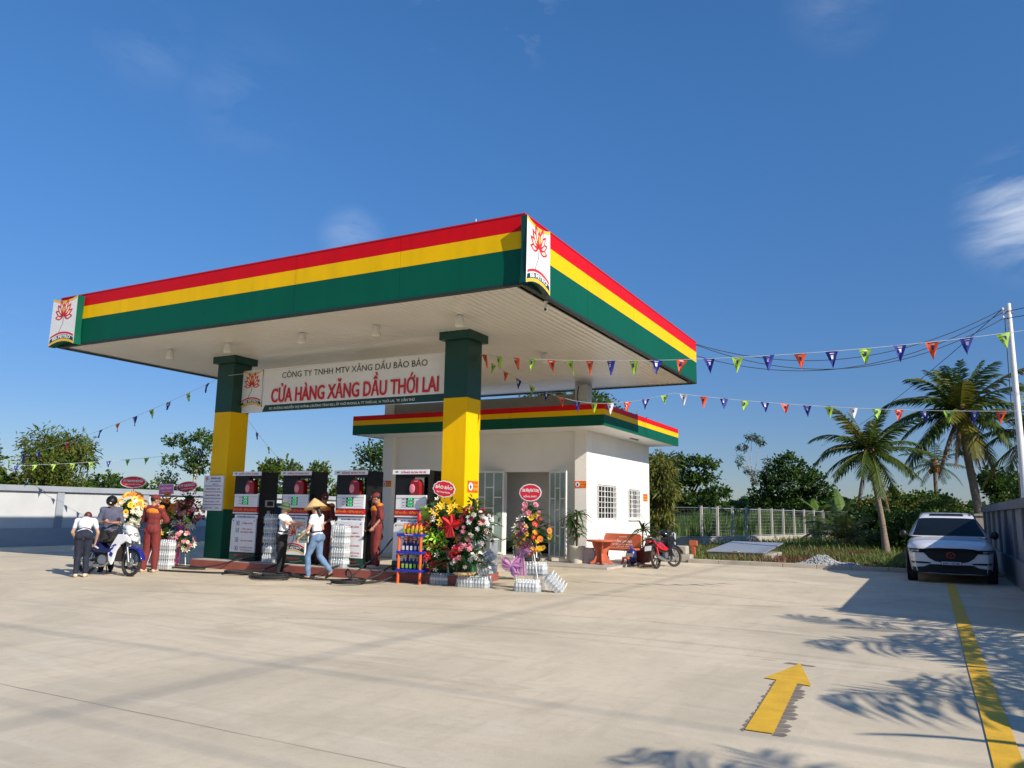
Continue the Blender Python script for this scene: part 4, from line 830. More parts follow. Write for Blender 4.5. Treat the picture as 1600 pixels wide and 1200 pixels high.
stand('flower stand of orange gerberas, yellow and dark red blooms before the open office door', (-1.0, 2.36, 0), .1, 1.0, (1.86, .46, .34, 'Chúc Mừng Khai Trương', 'HỒNG PHÁT', .012, False, 0),
      [((0, 0, 1.12), .38, .40, [('f_orange', 'daisy', .07, 6, -1, .6, .1, 1), ('f_yellow', 'daisy', .065, 6, -1, .8, 0, 1), ('f_red', 'daisy', .05, 5, -.5, .7, -.3, .6), ('f_yellow', 'rose', .04, 10, -1, .4, -.3, 1), ('f_purple', 'rose', .07, 6, -.8, .2, -.8, .2), ('f_cream', 'lily', .06, 8, -.2, .8, -1, 0), ('f_yellow', 'lily', .05, 8, -1, .2, -1, 0)], dict(nleaf=150, spray=18, dir=DD, tr=lambda z: 1 - .5 * max(0, z))), ((0, -.02, 1.52), .16, .12, [('f_pink', 'rose', .055, 8, -1, 1, -1, 1)], dict(nleaf=24, spray=2, dir=DD))])
bow('lilac gauze bow hanging high on the legs of the rightmost flower stand', (-1.1, 2.2, .78), 'lilac', .2, 8, .5)
bow('lilac gauze bow hanging low near the ground at the rightmost flower stand', (-1.27, 2.1, .45), 'lilac', .21, 9, .1)
bow('large red ribbon bow on the pink and white rose stand', (-2.62, 2.02, 1.2), 'f_red', .2, 3, .25); bow('smaller red ribbon bow on the low basket of pink roses', (-2.5, 1.9, .72), 'f_red', .16, 5, .12)
r = thing('potted_basket', 'woven basket holding the low pink roses on water packs', 'basket', (-2.33, 2.14, .24)); MB().lathe([(.2, 0), (.23, .04), (.22, .05), (.001, .05)], (0, 0, 0), 'straw', 16).build('basket', r); MB().tube([(-.2, 0, .05), (-.14, 0, .3), (0, 0, .4), (.14, 0, .3), (.2, 0, .05)], .008, 'straw', 6).build('handle', r)
# cabinet and chair behind the right group
r = thing('cabinet', 'narrow grey cabinet behind the pink and white roses', 'cabinet', (-2.68, 3.9, 0)); MB().box(-.2, -.18, 0, .02, .18, .86, 'galv').build('body', r, bevel=.008); MB().box(-.22, -.2, .861, .04, .2, .89, 'whiteplastic').build('top', r, bevel=.004)
r = thing('office_chair', 'black and white office chair beyond the pink and white flower stand', 'chair', (-1.95, 4.1, 0), .6)
MB().box(-.25, -.24, .43, .25, .24, .5, 'matblack').build('seat', r, bevel=.03); MB().grid(lambda u, v: ((u - .5) * .46, .24 + .07 * sin(v * 2.2) - .12 * (u - .5) ** 2 * 2, .56 + v * .5), 8, 6, 'matblack').build('backrest', r)
MB().tube([(-.25, .25, .45), (-.26, .3, .75), (-.22, .32, 1.05), (.22, .32, 1.05), (.26, .3, .75), (.25, .25, .45)], .017, 'whiteplastic', 8).build('back_frame', r)
for x in (-.2, .2):
    for y in (-.2, .2): MB().tube([(x, y, .44), (x * 1.15, y * 1.15, 0)], .013, 'chrome', 7).build('leg', r)
    MB().tube([(x * 1.3, -.15, .45), (x * 1.35, -.12, .64), (x * 1.35, .2, .66)], .016, 'matblack', 7).build('armrest', r)

# ================================================================ bench, table, pots near the office side
def profile(mb, pts, y0, y1, m, T=None): mb.prism([(p[0], y0, p[1]) for p in pts], (0, y1 - y0, 0), m, T)
r = thing('stone_bench', 'terracotta painted stone bench with white lettering on its backrest, beside the office wall', 'bench', (-2.3, 10.95, .06), -.12)
a = MB(); pts = [(-.62, .33), (-.62, .72), (-.57, .84), (.55, .84), (.62, .78), (.62, .33)]; a.prism([(x, 0, z) for x, z in pts], (0, .06, 0), 'terracotta', Matrix.Translation((0, .02, 0)) @ Matrix.Rotation(-.15, 4, 'X')); bk = a.build('backrest', r, bevel=.01)
TB = Matrix.Translation((0, .02, 0)) @ Matrix.Rotation(-.15, 4, 'X')
for s, w, h, z in (('TRẦN CHUNG', .62, .1, .62), ('CƠ SỞ ĐÁ MÀI', .25, .035, .74), ('XÃ THỚI LAI  -  ĐT: 0909 127 345', .66, .05, .52), ('ghế đá các loại', .4, .035, .455)): text(s, w, h, TB @ frame((.02, -.002, z), (1, 0, 0), (0, 0, 1)), 'white', bk, .03)
MB().box(-.62, -.42, .36, .62, .04, .42, 'terracotta').build('seat', r, bevel=.015)
for x in (-.45, .45): a = MB(); a.prism([(x - .04, -.4, 0), (x - .04, .08, 0), (x - .04, .02, .18), (x - .04, .06, .36), (x - .04, -.36, .36), (x - .04, -.3, .18)][::-1], (.08, 0, 0), 'terracotta'); a.build('leg', r, bevel=.008)
r = thing('stone_table', 'round terracotta stone table with curved legs in front of the bench', 'table', (-2.35, 9.55, .06))
MB().lathe([(.36, .62), (.42, .635), (.42, .665), (.4, .675), (.001, .675)], (0, 0, 0), 'terracotta', 28).build('tabletop', r)
MB().lathe([(.06, .0), (.06, .62)], (0, 0, 0), 'terracotta', 10).build('pedestal', r)
for k in range(4):
    T = Matrix.Rotation(k * pi / 2 + .5, 4, 'Z'); a = MB(); a.prism([(.05, -.025, .05), (.3, -.025, 0), (.34, -.025, .04), (.22, -.025, .12), (.14, -.025, .3), (.24, -.025, .5), (.27, -.025, .62), (.05, -.025, .62)], (0, .05, 0), 'terracotta', T); a.build('leg', r, bevel=.008)
r = thing('stone_stool', 'dark red stone stool half hidden left of the terracotta table', 'stool', (-2.9, 9.95, .06)); MB().lathe([(.13, 0), (.16, .05), (.13, .2), (.16, .36), (.17, .4), (.001, .41)], (0, 0, 0), 'islandred', 16).build('drum', r); MB().lathe([(.175, .4), (.175, .425), (.001, .43)], (0, 0, 0), 'terracotta', 16).build('seat', r)
r = thing('low_screen_wall', 'small grey-pink concrete block between the cream pot and the table', 'block', (-2.86, 9.6, .06)); a = MB(); a.prism([(-.06, 0, 0), (.28, 0, 0), (.28, 0, .32), (.2, 0, .44), (.02, 0, .44), (-.06, 0, .36)], (0, .1, 0), 'pinkgrey'); a.build('block', r, bevel=.008); MB().box(.08, -.004, .1, .14, 0, .3, 'interior').build('groove', r)
r = thing('stone_stool', 'small pink stone stool in front of the right end of the bench', 'stool', (-1.88, 10.25, .06)); a = MB(); MB().box(-.09, -.09, .14, .09, .09, .2, 'terracotta').build('seat', r, bevel=.01)
for x in (-.07, .07): MB().tube([(x, 0, .15), (x * 1.7, 0, 0)], [.03, .035], 'terracotta', 6).build('leg', r)
def strap_leaf(a, p, d, l, w, m, droop=.6, n=6):
    d = V(d).normalized(); side = d.cross(V((0, 0, 1))).normalized(); prev = None
    for i in range(n + 1):
        t = i / n; q = p + d * l * t + V((0, 0, -droop * l * t * t)); ww = w * sin(pi * min(1, .15 + .85 * t)) * (1 if t < 1 else .0)
        cur = (q - side * ww, q + V((0, 0, -ww * .3)), q + side * ww)
        if prev: a.add([*prev, *cur], [(0, 1, 4, 3), (1, 2, 5, 4)], m, False)
        prev = cur
def dracaena(name, label, loc, h, pot, spread, heads, seed, rz=0):
    r = thing(name, label, 'potted plant', loc, rz); rn = random.Random(seed); pot(r)
    for hi, (x, y, z, n, l) in enumerate(heads):
        MB().tube(bez([(0, 0, .3), (x * .35, y * .35, z * .6), (x, y, z)], 5), .022, 'bark', 7).build('stem', r)
        a = MB()
        for i in range(n):
            t = i * 2.4; e = rn.uniform(-.2, 1.25); strap_leaf(a, V((x, y, z - .12 * rn.random())), (cos(t), sin(t), e), l * rn.uniform(.75, 1.15), .035, 'plantleaf', rn.uniform(.35, .95))
        a.build('leaf_crown', r)
    return r
def creampot(r):
    MB().lathe([(.17, 0), (.2, .12), (.215, .4), (.235, .42), (.235, .48), (.2, .48), (.19, .44), (.001, .43)], (0, 0, 0), 'cream', 22).build('pot', r); MB().lathe([(.185, .1), (.205, .125), (.2, .15)], (0, 0, 0), 'cream', 22).build('band', r)
dracaena('potted_dracaena', 'tall dracaena in a cream pot standing on the step right of the open door', (-3.12, 9.6, .06), 1.6, creampot, 1, ((.0, .0, 1.42, 34, .62), (-.12, .05, 1.2, 18, .56), (.05, -.04, .85, 12, .42), (-.05, .02, 1.0, 12, .5)), 21)
def brownpot(r): MB().lathe([(.2, 0), (.3, .15), (.36, .34), (.41, .37), (.4, .4), (.34, .4), (.33, .36), (.001, .35)], (0, 0, 0), 'potbrown', 24).build('pot', r)
dracaena('potted_dracaena', 'dracaena in a wide dark red bowl beside the parked red scooter', (-1.72, 11.3, .06), 1.4, brownpot, 1, ((.0, 0, 1.0, 26, .72), (-.25, .1, .7, 12, .5), (.2, -.05, .8, 10, .5), (-.1, -.1, .45, 10, .34)), 5)
r = thing('water_jug', 'blue plastic water jug with a black strap by the bench end', 'jug', (-1.78, 10.45, .06)); MB().lathe([(.12, 0), (.14, .02), (.145, .14), (.135, .16), (.145, .18), (.145, .34), (.09, .4), (.04, .42), (.04, .46)], (0, 0, 0), 'navy', 18).build('body', r); MB().lathe([(.045, .45), (.045, .49), (.001, .492)], (0, 0, 0), 'blueplastic', 12).build('cap', r); MB().box(-.12, -.152, .2, .1, -.14, .3, 'galv').build('grey_badge', r)
r = thing('wooden_planks', 'few dark planks lying on the ground beside the jug', 'planks', (-1.5, 10.3, 0))
for i in range(3): MB().box(-.1 + i * .16, -.2, .0, -.0 + i * .16, .25, .06, 'wood').build('plank', r, bevel=.004)
r = thing('standpipe', 'thin grey metal pipe beside the pale block behind the scooter', 'pipe', (-1.62, 14.3, 0)); MB().tube([(0, 0, 0), (0, 0, .85), (-.03, 0, .88), (-.08, 0, .86)], .025, 'galv', 8).build('pipe', r); MB().tube([(-.08, 0, .86), (-.08, 0, .82)], .032, 'galv', 8).build('spout', r)
r = thing('concrete_block', 'pale concrete block on the kerb right of the scooter', 'block', (-1.1, 13.35, 0)); MB().box(-.32, -.2, 0, .3, .2, .24, 'concrete').build('base', r, bevel=.02); MB().box(-.36, -.16, .24, .16, .2, .5, 'concrete').build('upper_block', r, bevel=.03)
r = thing('marker_post', 'short orange marker post in the weeds behind the kerb', 'post', (-1.35, 15.6, 0)); MB().box(-.06, -.06, 0, .06, .06, .42, 'terracotta').build('post', r, bevel=.006); MB().box(-.13, -.07, .42, .13, .07, .6, 'terracotta').build('cap_block', r, bevel=.01)
r = thing('cellar_hatch', 'shiny sloping metal hatch on a low concrete box in the weeds', 'hatch', (0, 0, 0))
a = MB(); a.prism([(-.85, 15.7, -.05), (1.15, 15.7, -.05), (1.15, 15.7, .22), (-.85, 15.7, .22)], (0, 2.4, 0), 'concrete'); a.build('box', r, bevel=.01)
a = MB(); a.add([(-.9, 15.6, .24), (1.0, 15.6, .24), (1.2, 18.2, .5), (-.6, 18.2, .5), (-.9, 15.6, .28), (1.0, 15.6, .28), (1.2, 18.2, .54), (-.6, 18.2, .54)], [(0, 3, 2, 1), (4, 5, 6, 7), (0, 1, 5, 4), (1, 2, 6, 5), (2, 3, 7, 6), (3, 0, 4, 7)], 'galv'); ld = a.build('lid', r, bevel=.006)
MB().tube([(.0, 15.58, .27), (.0, 15.52, .29), (.2, 15.52, .29), (.2, 15.58, .27)], .012, 'steel', 6).build('handle', ld)
settle(r, (0, 16.5, 0))
# ================================================================ people
def remesh(mb, voxel, sm, name, m, parent, noise_amp=0, ns=14, bevel=0):
    o = mb.build(name); r = o.modifiers.new('r', 'REMESH'); r.mode = 'VOXEL'; r.voxel_size = voxel; r.use_smooth_shade = True
    if sm: s = o.modifiers.new('s', 'SMOOTH'); s.iterations = sm; s.factor = .5
    me = bpy.data.meshes.new_from_object(o.evaluated_get(bpy.context.evaluated_depsgraph_get())); o.modifiers.clear(); old = o.data; o.data = me; bpy.data.meshes.remove(old)
    me.materials.clear(); me.materials.append(M[m])
    for p in me.polygons: p.use_smooth = True; p.material_index = 0
    if noise_amp:
        me.update()
        for v in me.vertices:
            n = noise.noise(V((v.co.x * ns, v.co.y * ns, v.co.z * ns * .55))); v.co += v.normal * n * noise_amp
    o.parent = parent; return o
def capsule(mb, a, b, r0, r1, m='skin'):
    a = V(a); b = V(b); mb.ball(a, r0, m, 10, 7); mb.ball(b, r1, m, 10, 7); mb.tube([a, b], [r0, r1], m, 10)
def person(label, loc, rz, P, skin='skin', top='shirtwhite', bottom='denim', hair='hair', shoes='matblack', sleeve=.75, hat=None, height=1.65, group=None, female=False, yoke=None, collar=None, longhair=False, shoe_flat=False, loose=0):
    r = thing('person', label, 'person', loc, rz, group); s = height / 1.65
    J = dict(pelvis=(0, 0, .93), chest=(0, .01, 1.2), neck=(0, 0, 1.39), head=(0, .02, 1.53), look=(0, 1, 0), shL=(-.165, 0, 1.35), shR=(.165, 0, 1.35), elL=(-.21, -.02, 1.08), elR=(.21, -.02, 1.08), wrL=(-.21, .06, .84), wrR=(.21, .06, .84),
             hiL=(-.085, 0, .88), hiR=(.085, 0, .88), knL=(-.09, .015, .48), knR=(.09, .015, .48), anL=(-.095, -.02, .08), anR=(.095, -.02, .08), toL=(-.11, .12, .03), toR=(.11, .12, .03), pnL=(1, 0, 0), pnR=(-1, 0, 0), curl=.5)
    J.update(P); J = {k: (V(v) * (s if k not in ('look', 'pnL', 'pnR') else 1) if not isinstance(v, (int, float)) else v) for k, v in J.items()}
    look = J['look'].normalized(); sd = look.cross(V((0, 0, 1))).normalized(); up = sd.cross(look).normalized()
    HM = Matrix((sd, look, up)).transposed(); hd = J['head']
    b = MB(); H = lambda x, y, z: hd + HM @ V((x, y, z)) * s
    b.ball(H(0, -.005, .02), (.074 * s, .092 * s, .095 * s), skin, 14, 10, R=HM); b.ball(H(0, .022, -.045), (.055 * s, .065 * s, .065 * s), skin, 12, 8, R=HM); b.ball(H(0, .094, -.008), (.011 * s, .02 * s, .02 * s), skin, 8, 6, R=HM); b.ball(H(0, .05, -.095), (.02 * s, .02 * s, .016 * s), skin, 8, 6, R=HM)
    b.ball(H(0, .083, -.05), (.022 * s, .01 * s, .01 * s), skin, 8, 6, R=HM)
    for x in (-1, 1): b.ball(H(.075 * x, -.005, -.005), (.01 * s, .02 * s, .03 * s), skin, 8, 6, R=HM)
    capsule(b, J['neck'] - V((0, 0, .03)), H(0, -.015, -.06), .054 * s, .05 * s, skin)
    tw = 1 if not female else .9
    tdir = (J['chest'] - J['pelvis']).normalized(); shv = (J['shR'] - J['shL']).normalized(); fr = shv.cross(tdir).normalized() * -1; TM = Matrix((shv, tdir.cross(shv).normalized(), tdir)).transposed()
    def torso(m_, e, low=True):
        m_.ball(J['chest'] + tdir * .03, ((.148 * tw + e) * s, (.10 + e) * s, (.17 + e) * s), skin, 14, 10, R=TM); m_.ball(J['chest'].lerp(J['pelvis'], .5), ((.118 * tw + e) * s, (.088 + e) * s, (.15 + e) * s), skin, 14, 10, R=TM)
        m_.ball(J['pelvis'], ((.145 + e) * s, (.105 + e) * s, (.12 + e) * s), skin, 14, 10, R=TM); capsule(m_, J['shL'], J['shR'], (.055 + e) * s, (.055 + e) * s); capsule(m_, J['chest'] + tdir * .08, J['neck'] - V((0, 0, .02)), (.085 + e) * s, (.05 + e * .8) * s)
    torso(b, 0)
    for S_ in 'LR':
        sh, el, wr = J['sh' + S_], J['el' + S_], J['wr' + S_]; capsule(b, sh, el, .046 * s * tw, .036 * s); capsule(b, el, wr, .037 * s, .025 * s)
        hi, kn, an, to = J['hi' + S_], J['kn' + S_], J['an' + S_], J['to' + S_]; capsule(b, hi, kn, .078 * s, .05 * s); capsule(b, kn, kn.lerp(an, .35), .048 * s, .052 * s); capsule(b, kn.lerp(an, .35), an, .052 * s, .033 * s); capsule(b, an + V((0, 0, -.02 * s)), to, .036 * s, .024 * s)
        d = (wr - el).normalized(); pn = J['pn' + S_]; pn = (pn - d * pn.dot(d)).normalized(); ac = d.cross(pn); R_ = Matrix((ac, pn, d)).transposed()
        b.ball(wr + d * .05 * s, (.04 * s, .016 * s, .052 * s), skin, 10, 8, R=R_); cu = J['curl']
        for i, (ox, l) in enumerate(((-.028, .062), (-.0095, .075), (.0095, .07), (.028, .055))):
            p0 = wr + (d * .085 + ac * ox) * s; d1 = (d * cos(cu) + pn * sin(cu)); p1 = p0 + d1 * l * .5 * s; d2 = (d * cos(cu * 2.1) + pn * sin(cu * 2.1)); p2 = p1 + d2 * l * .5 * s; capsule(b, p0, p1, .0092 * s, .0085 * s); capsule(b, p1, p2, .0085 * s, .0075 * s)
        sg = 1 if S_ == 'L' else -1
        p0 = wr + (d * .025 + ac * .03 * sg) * s; p1 = p0 + (d * .6 + ac * .6 * sg + pn * .4) * .038 * s; p2 = p1 + (d * .85 + pn * .45 + ac * .1 * sg) * .03 * s; capsule(b, p0, p1, .012 * s, .0105 * s); capsule(b, p1, p2, .0105 * s, .009 * s)
    body = remesh(b, .0095, 1, 'body', skin, r)
    for x in (-1, 1): MB().ball(H(.029 * x, .083, .012), (.011 * s, .006 * s, .006 * s), 'hair', 8, 6, R=HM).build('eye', r); MB().ball(H(.03 * x, .084, .032), (.018 * s, .006 * s, .004 * s), 'hair', 8, 6, R=HM).build('eyebrow', r)
    MB().ball(H(0, .0915, -.05), (.02 * s, .004 * s, .004 * s), 'tagred', 8, 5, R=HM).build('mouth', r)
    # hair
    h = MB(); h.ball(H(0, -.025, .035), (.082 * s, .092 * s, .09 * s), hair, 14, 10, R=HM)
    if longhair: capsule(h, H(0, -.075, 0), H(0, -.1, -.17), .05 * s, .035 * s)
    remesh(h, .013, 1, 'hair', hair, r, .004, 60)
    # clothes
    c = MB(); e = .016 + loose; torso(c, e)
    hem = J['pelvis'] - tdir * .05 * s
    for S_ in 'LR':
        sh, el, wr = J['sh' + S_], J['el' + S_], J['wr' + S_]; q = sh.lerp(el, min(1, sleeve)); capsule(c, sh, q, .062 * s, (.052 + loose) * s)
        if sleeve > 1: capsule(c, el, el.lerp(wr, sleeve - 1), (.05 + loose) * s, .038 * s)
    remesh(c, .016, 2, 'shirt', top, r, .012, 15)
    if yoke:
        c = MB(); c.ball(J['chest'] + tdir * .10 * s, ((.16 + e) * s, (.113 + e) * s, (.095) * s), yoke, 14, 10, R=TM); 
        for S_ in 'LR': capsule(c, J['neck'] - V((0, 0, .045)), J['sh' + S_] + V((0, 0, .008)), .06 * s, (.052 + e) * s)
        remesh(c, .013, 2, 'shoulder_yoke', yoke, r, .004, 16)
    c = MB(); p = J['pelvis']; c.ball(p - tdir * .02 * s, (.166 * s, .134 * s, .12 * s), bottom, 14, 10, R=TM)
    for S_ in 'LR':
        hi, kn, an = J['hi' + S_], J['kn' + S_], J['an' + S_]; capsule(c, hi, kn, (.099 + loose * .6) * s, (.07 + loose) * s); capsule(c, kn, kn.lerp(an, .35), (.069 + loose) * s, (.068 + loose) * s); capsule(c, kn.lerp(an, .35), an.lerp(kn, .04), (.067 + loose) * s, (.052 + loose * 1.1) * s)
        c.ball(hi + V((0, -.03, 0)) if not female else hi + V((0, -.04, .01)), .098 * s, bottom, 10, 8)
    remesh(c, .016, 2, 'trousers', bottom, r, .011, 14)
    if collar: MB().lathe([(.062 * s, -.02), (.07 * s, .012), (.06 * s, .03)], J['neck'] - V((0, 0, .02)), collar, 14).build('collar', r)
    c = MB(); c.lathe([(.0, 0), (.138 * s, 0), (.138 * s, .03), (0, .03)], (0, 0, 0), 'matblack', 18, Matrix.Translation(p + tdir * .07 * s) @ TM.to_4x4() @ Matrix.Diagonal((1, .78, 1, 1))); c.build('belt', r)
    for S_ in 'LR':
        c = MB(); an, to = J['an' + S_], J['to' + S_]; k = (to - an); k.z = 0; k = k.normalized() if k.length > .01 else V((0, 1, 0))
        if shoe_flat: capsule(c, an + V((0, 0, -.062 * s)) - k * .05, to + k * .02 + V((0, 0, -.012)), .026 * s, .026 * s); capsule(c, an.lerp(to, .6) + V((0, 0, .0)), an.lerp(to, .8) + V((0, 0, .0)), .043 * s, .038 * s)
        else: capsule(c, an + V((0, 0, -.035 * s)) - k * .02, to + k * .012, .046 * s, .036 * s)
        remesh(c, .012, 2, 'shoe', shoes, r)
    # headgear
    if hat == 'helmet':
        c = MB(); c.ball(H(0, -.012, .045), (.118 * s, .135 * s, .115 * s), 'black', 20, 12, R=HM); hm = remesh(c, .014, 1, 'helmet', 'black', r)
        for v in hm.data.vertices:
            q = HM.inverted() @ (v.co - hd)
            if q.z < .005 * s: v.co = hd + HM @ V((q.x * .96, q.y * .96, .005 * s))
        MB().tube([H(-.085, .0, 0), H(-.06, .04, -.09), H(0, .05, -.115), H(.06, .04, -.09), H(.085, 0, 0)], .006, 'matblack', 6).build('chin_strap', hm); MB().ball(H(0, .115, .075), (.022, .012, .018), 'f_cream', 8, 6, R=HM).build('badge', hm)
    if hat == 'cap':
        c = MB(); c.ball(H(0, -.012, .05), (.09 * s, .107 * s, .085 * s), 'maroon', 16, 10, R=HM); hm = remesh(c, .012, 1, 'cap', 'maroon', r)
        for v in hm.data.vertices:
            q = HM.inverted() @ (v.co - hd)
            if q.z < .04 * s: v.co = hd + HM @ V((q.x, q.y, .04 * s))
        c = MB(); c.ball(H(0, .115, .04), (.068 * s, .06 * s, .011 * s), 'maroon', 14, 6, R=HM @ Matrix.Rotation(-.2, 3, 'X')); c.build('peak', hm); MB().ball(H(0, .088, .085), (.016, .01, .012), 'f_cream', 8, 5, R=HM).build('badge', hm)
    if hat == 'bucket':
        T = Matrix.Translation(H(0, 0, .0)) @ HM.to_4x4(); MB().lathe([(.17, .028), (.165, .035), (.1, .07), (.095, .13), (.07, .155), (.001, .16)], (0, -.01, 0), 'felt', 22, T).build('hat', r)
        MB().lathe([(.103, .068), (.103, .09)], (0, -.01, 0), 'darkgreen', 22, T).build('hat_band', r)
    if hat == 'cone':
        T = Matrix.Translation(H(0, -.01, .03)) @ (HM @ Matrix.Rotation(.12, 3, 'X')).to_4x4(); a = MB(); pr = [(.245, 0), (.2, .045), (.13, .11), (.06, .175), (.002, .215)]; a.lathe(pr, (0, 0, 0), 'straw', 32, T); a.lathe([(x - .004, z - .006) for x, z in pr][:-1] + [(.001, .2)], (0, 0, 0), 'straw', 32, T); o = a.build('conical_hat', r)
        for k in range(1, 10): rr = .245 * (1 - k / 10.5); MB_ = MB(); MB_.tube([T @ V((cos(t * pi / 14) * (.245 - .024 * k), sin(t * pi / 14) * (.245 - .024 * k), .0225 * k - .0005 * k * k + .002)) for t in range(29)], .0022, 'wood', 4, cap=False); MB_.build('bamboo_ring', o) if k in (1, 3, 5, 7) else None
    return r
MAR = dict(top='maroon', bottom='maroon', yoke='uniorange', hat='cap', loose=.014, collar='maroon')
person('person in a white polo and dark jeans bending over the rear of the blue-white motorbike', (-9.72, -1.0, 0), .95, dict(pelvis=(0, -.1, .9), chest=(.0, .13, 1.1), neck=(0, .3, 1.18), head=(.02, .42, 1.24), look=(0, .8, -.7), shL=(-.16, .25, 1.17), shR=(.16, .25, 1.17), elL=(-.24, .28, .93), elR=(.25, .3, .92), wrL=(-.16, .42, .76), wrR=(.22, .42, .72), hiL=(-.085, -.1, .86), hiR=(.085, -.1, .86), knL=(-.08, -.03, .46), knR=(.08, -.03, .46), anL=(-.09, -.06, .08), anR=(.09, -.06, .08), toL=(-.12, .08, .03), toR=(.12, .08, .03)),
       skin='skin2', bottom='denim', hair='haired', shoes='shoe', sleeve=.55, height=1.6, female=True, collar='navycloth')
person('person in a black helmet and grey-blue shirt looking down at his hands behind the motorbike', (-10.52, .12, 0), -2.35, dict(look=(0, .85, -.6), head=(0, .05, 1.52), elL=(-.24, .02, 1.08), elR=(.24, .02, 1.08), wrL=(-.07, .26, 1.08), wrR=(.08, .26, 1.1), pnL=(.6, 0, .8), pnR=(-.6, 0, .8), curl=.9),
       top='greyshirt', bottom='blacktrouser', sleeve=.95, hat='helmet', height=1.66, loose=.012, collar='greyshirt')
person('person in a maroon uniform and cap standing with his back turned near the motorbike', (-9.72, .62, 0), .35, dict(look=(.75, .75, -.25), elL=(-.26, .06, 1.1), elR=(.26, .08, 1.1), wrL=(-.08, .27, 1.08), wrR=(.1, .28, 1.1), knL=(-.1, .02, .48), knR=(.1, .02, .48), anL=(-.13, -.03, .08), anR=(.13, -.02, .08), curl=.9), height=1.72, sleeve=1.7, shoes='shoe', **MAR)
person('person in a green felt hat and white polo reaching out an arm, black trousers', (-7.02, 1.92, 0), -1.2, dict(look=(.1, 1, -.25), chest=(0, .03, 1.2), elR=(.2, .2, 1.2), wrR=(.16, .46, 1.17), elL=(-.2, .18, 1.22), wrL=(-.1, .43, 1.2), pnL=(0, 0, -1), pnR=(0, 0, -1), curl=.25),
       skin='skin2', bottom='blacktrouser', sleeve=.5, hat='bucket', height=1.56, female=True, collar='navycloth')
person('person in a straw conical hat, white polo and light blue jeans stepping forward', (-5.72, 1.62, 0), 1.75, dict(look=(.2, 1, -.35), chest=(0, .05, 1.2), neck=(0, .05, 1.38), head=(0, .09, 1.51), shL=(-.16, .04, 1.34), shR=(.16, .04, 1.34), elR=(.22, .02, 1.08), wrR=(.16, .24, .98), elL=(-.22, .1, 1.08), wrL=(-.2, .3, .9), pnL=(0, 0, -1), curl=.5,
       knL=(-.09, .16, .5), anL=(-.1, .12, .08), toL=(-.11, .27, .03), knR=(.09, -.02, .49), anR=(.1, -.32, .18), toR=(.11, -.22, .045)),
       skin='skin2', bottom='lightdenim', sleeve=.5, hat='cone', height=1.6, female=True, collar='navycloth', longhair=True, shoe_flat=True)
person('person in a maroon uniform half hidden behind the conical hat, on the island', (-6.68, 2.88, .2), -2.55, dict(look=(-.2, .9, -.3), elL=(-.22, .08, 1.08), elR=(.24, .08, 1.08), wrL=(-.08, .3, .98), wrR=(.1, .3, 1.0), curl=.8), height=1.62, sleeve=1.0, **MAR)
person('person in a maroon uniform and cap standing between the third and rightmost dispensers, looking down', (-5.0, 2.72, .2), 2.55, dict(look=(.45, .9, -.45), head=(0, .04, 1.53), elL=(-.24, -.02, 1.1), elR=(.24, .0, 1.1), wrL=(-.2, .14, .9), wrR=(.2, .16, .9), curl=.7, knL=(-.1, .03, .48), anL=(-.13, 0, .08)), height=1.64, sleeve=1.0, shoes='shoe', **MAR)
r = thing('carrier_bag', 'green and white patterned bag handed between the two people in hats', 'bag', (-6.5, 2.0, .72))
a = MB(); a.prism([(-.14, -.04, 0), (.14, -.04, 0), (.15, -.03, .3), (-.15, -.03, .3)], (0, .07, 0), 'whiteplastic'); bg_ = a.build('bag_body', r, bevel=.015)
rn = random.Random(2)
a = MB()
for i in range(34): x, z = rn.uniform(-.12, .11), rn.uniform(.03, .24); l = rn.uniform(.015, .05); t = rn.uniform(0, 3); a.cbox((x, -.043, z), (l, .004, .018), 'f_lime' if i % 3 else 'green', Matrix.Identity(4))
a.build('green_print', bg_); MB().tube([(-.06, 0, .3), (-.04, 0, .42), (.04, 0, .42), (.06, 0, .3)], .006, 'whiteplastic', 5).build('handle', r); r.rotation_euler.z = .5

# ================================================================ motorbikes
def wheel(root, x, R=.285, w=.045, T0=Matrix.Identity(4), disc=True):
    T = T0 @ Matrix.Translation((x, 0, R)) @ Matrix.Rotation(pi / 2, 4, 'X'); a = MB()
    a.grid(lambda u, v: ((R - .035 + .035 * cos(v * 2 * pi)) * cos(u * 2 * pi), (R - .035 + .035 * cos(v * 2 * pi)) * sin(u * 2 * pi), w * .8 * sin(v * 2 * pi)), 36, 10, 'rubber', T); t = a.build('wheel', root)
    a = MB(); a.lathe([(R - .06, -.018), (R - .045, -.02), (R - .045, .02), (R - .06, .018), (R - .06, -.018)], (0, 0, 0), 'matblack', 36, T, False); a.lathe([(R - .062, .0185), (R - .046, .0205)], (0, 0, 0), 'chrome', 36, T, False); a.lathe([(R - .062, -.0185), (R - .046, -.0205)], (0, 0, 0), 'chrome', 36, T, False); a.build('rim', t)
    a = MB()
    for k in range(5):
        an = k * 2 * pi / 5
        for s in (-.12, .12): a.tube([T @ V((.03 * cos(an), .03 * sin(an), 0)), T @ V(((R - .06) * cos(an + s), (R - .06) * sin(an + s), 0))], [.012, .007], 'matblack', 5)
    a.lathe([(.001, -.035), (.035, -.035), (.035, .035), (.001, .035)], (0, 0, 0), 'steel', 12, T); a.build('spokes', t)
    if disc: MB().lathe([(.045, .03), (.1, .03), (.1, .034), (.045, .034)], (0, 0, 0), 'steel', 24, T, False).build('brake_disc', t)
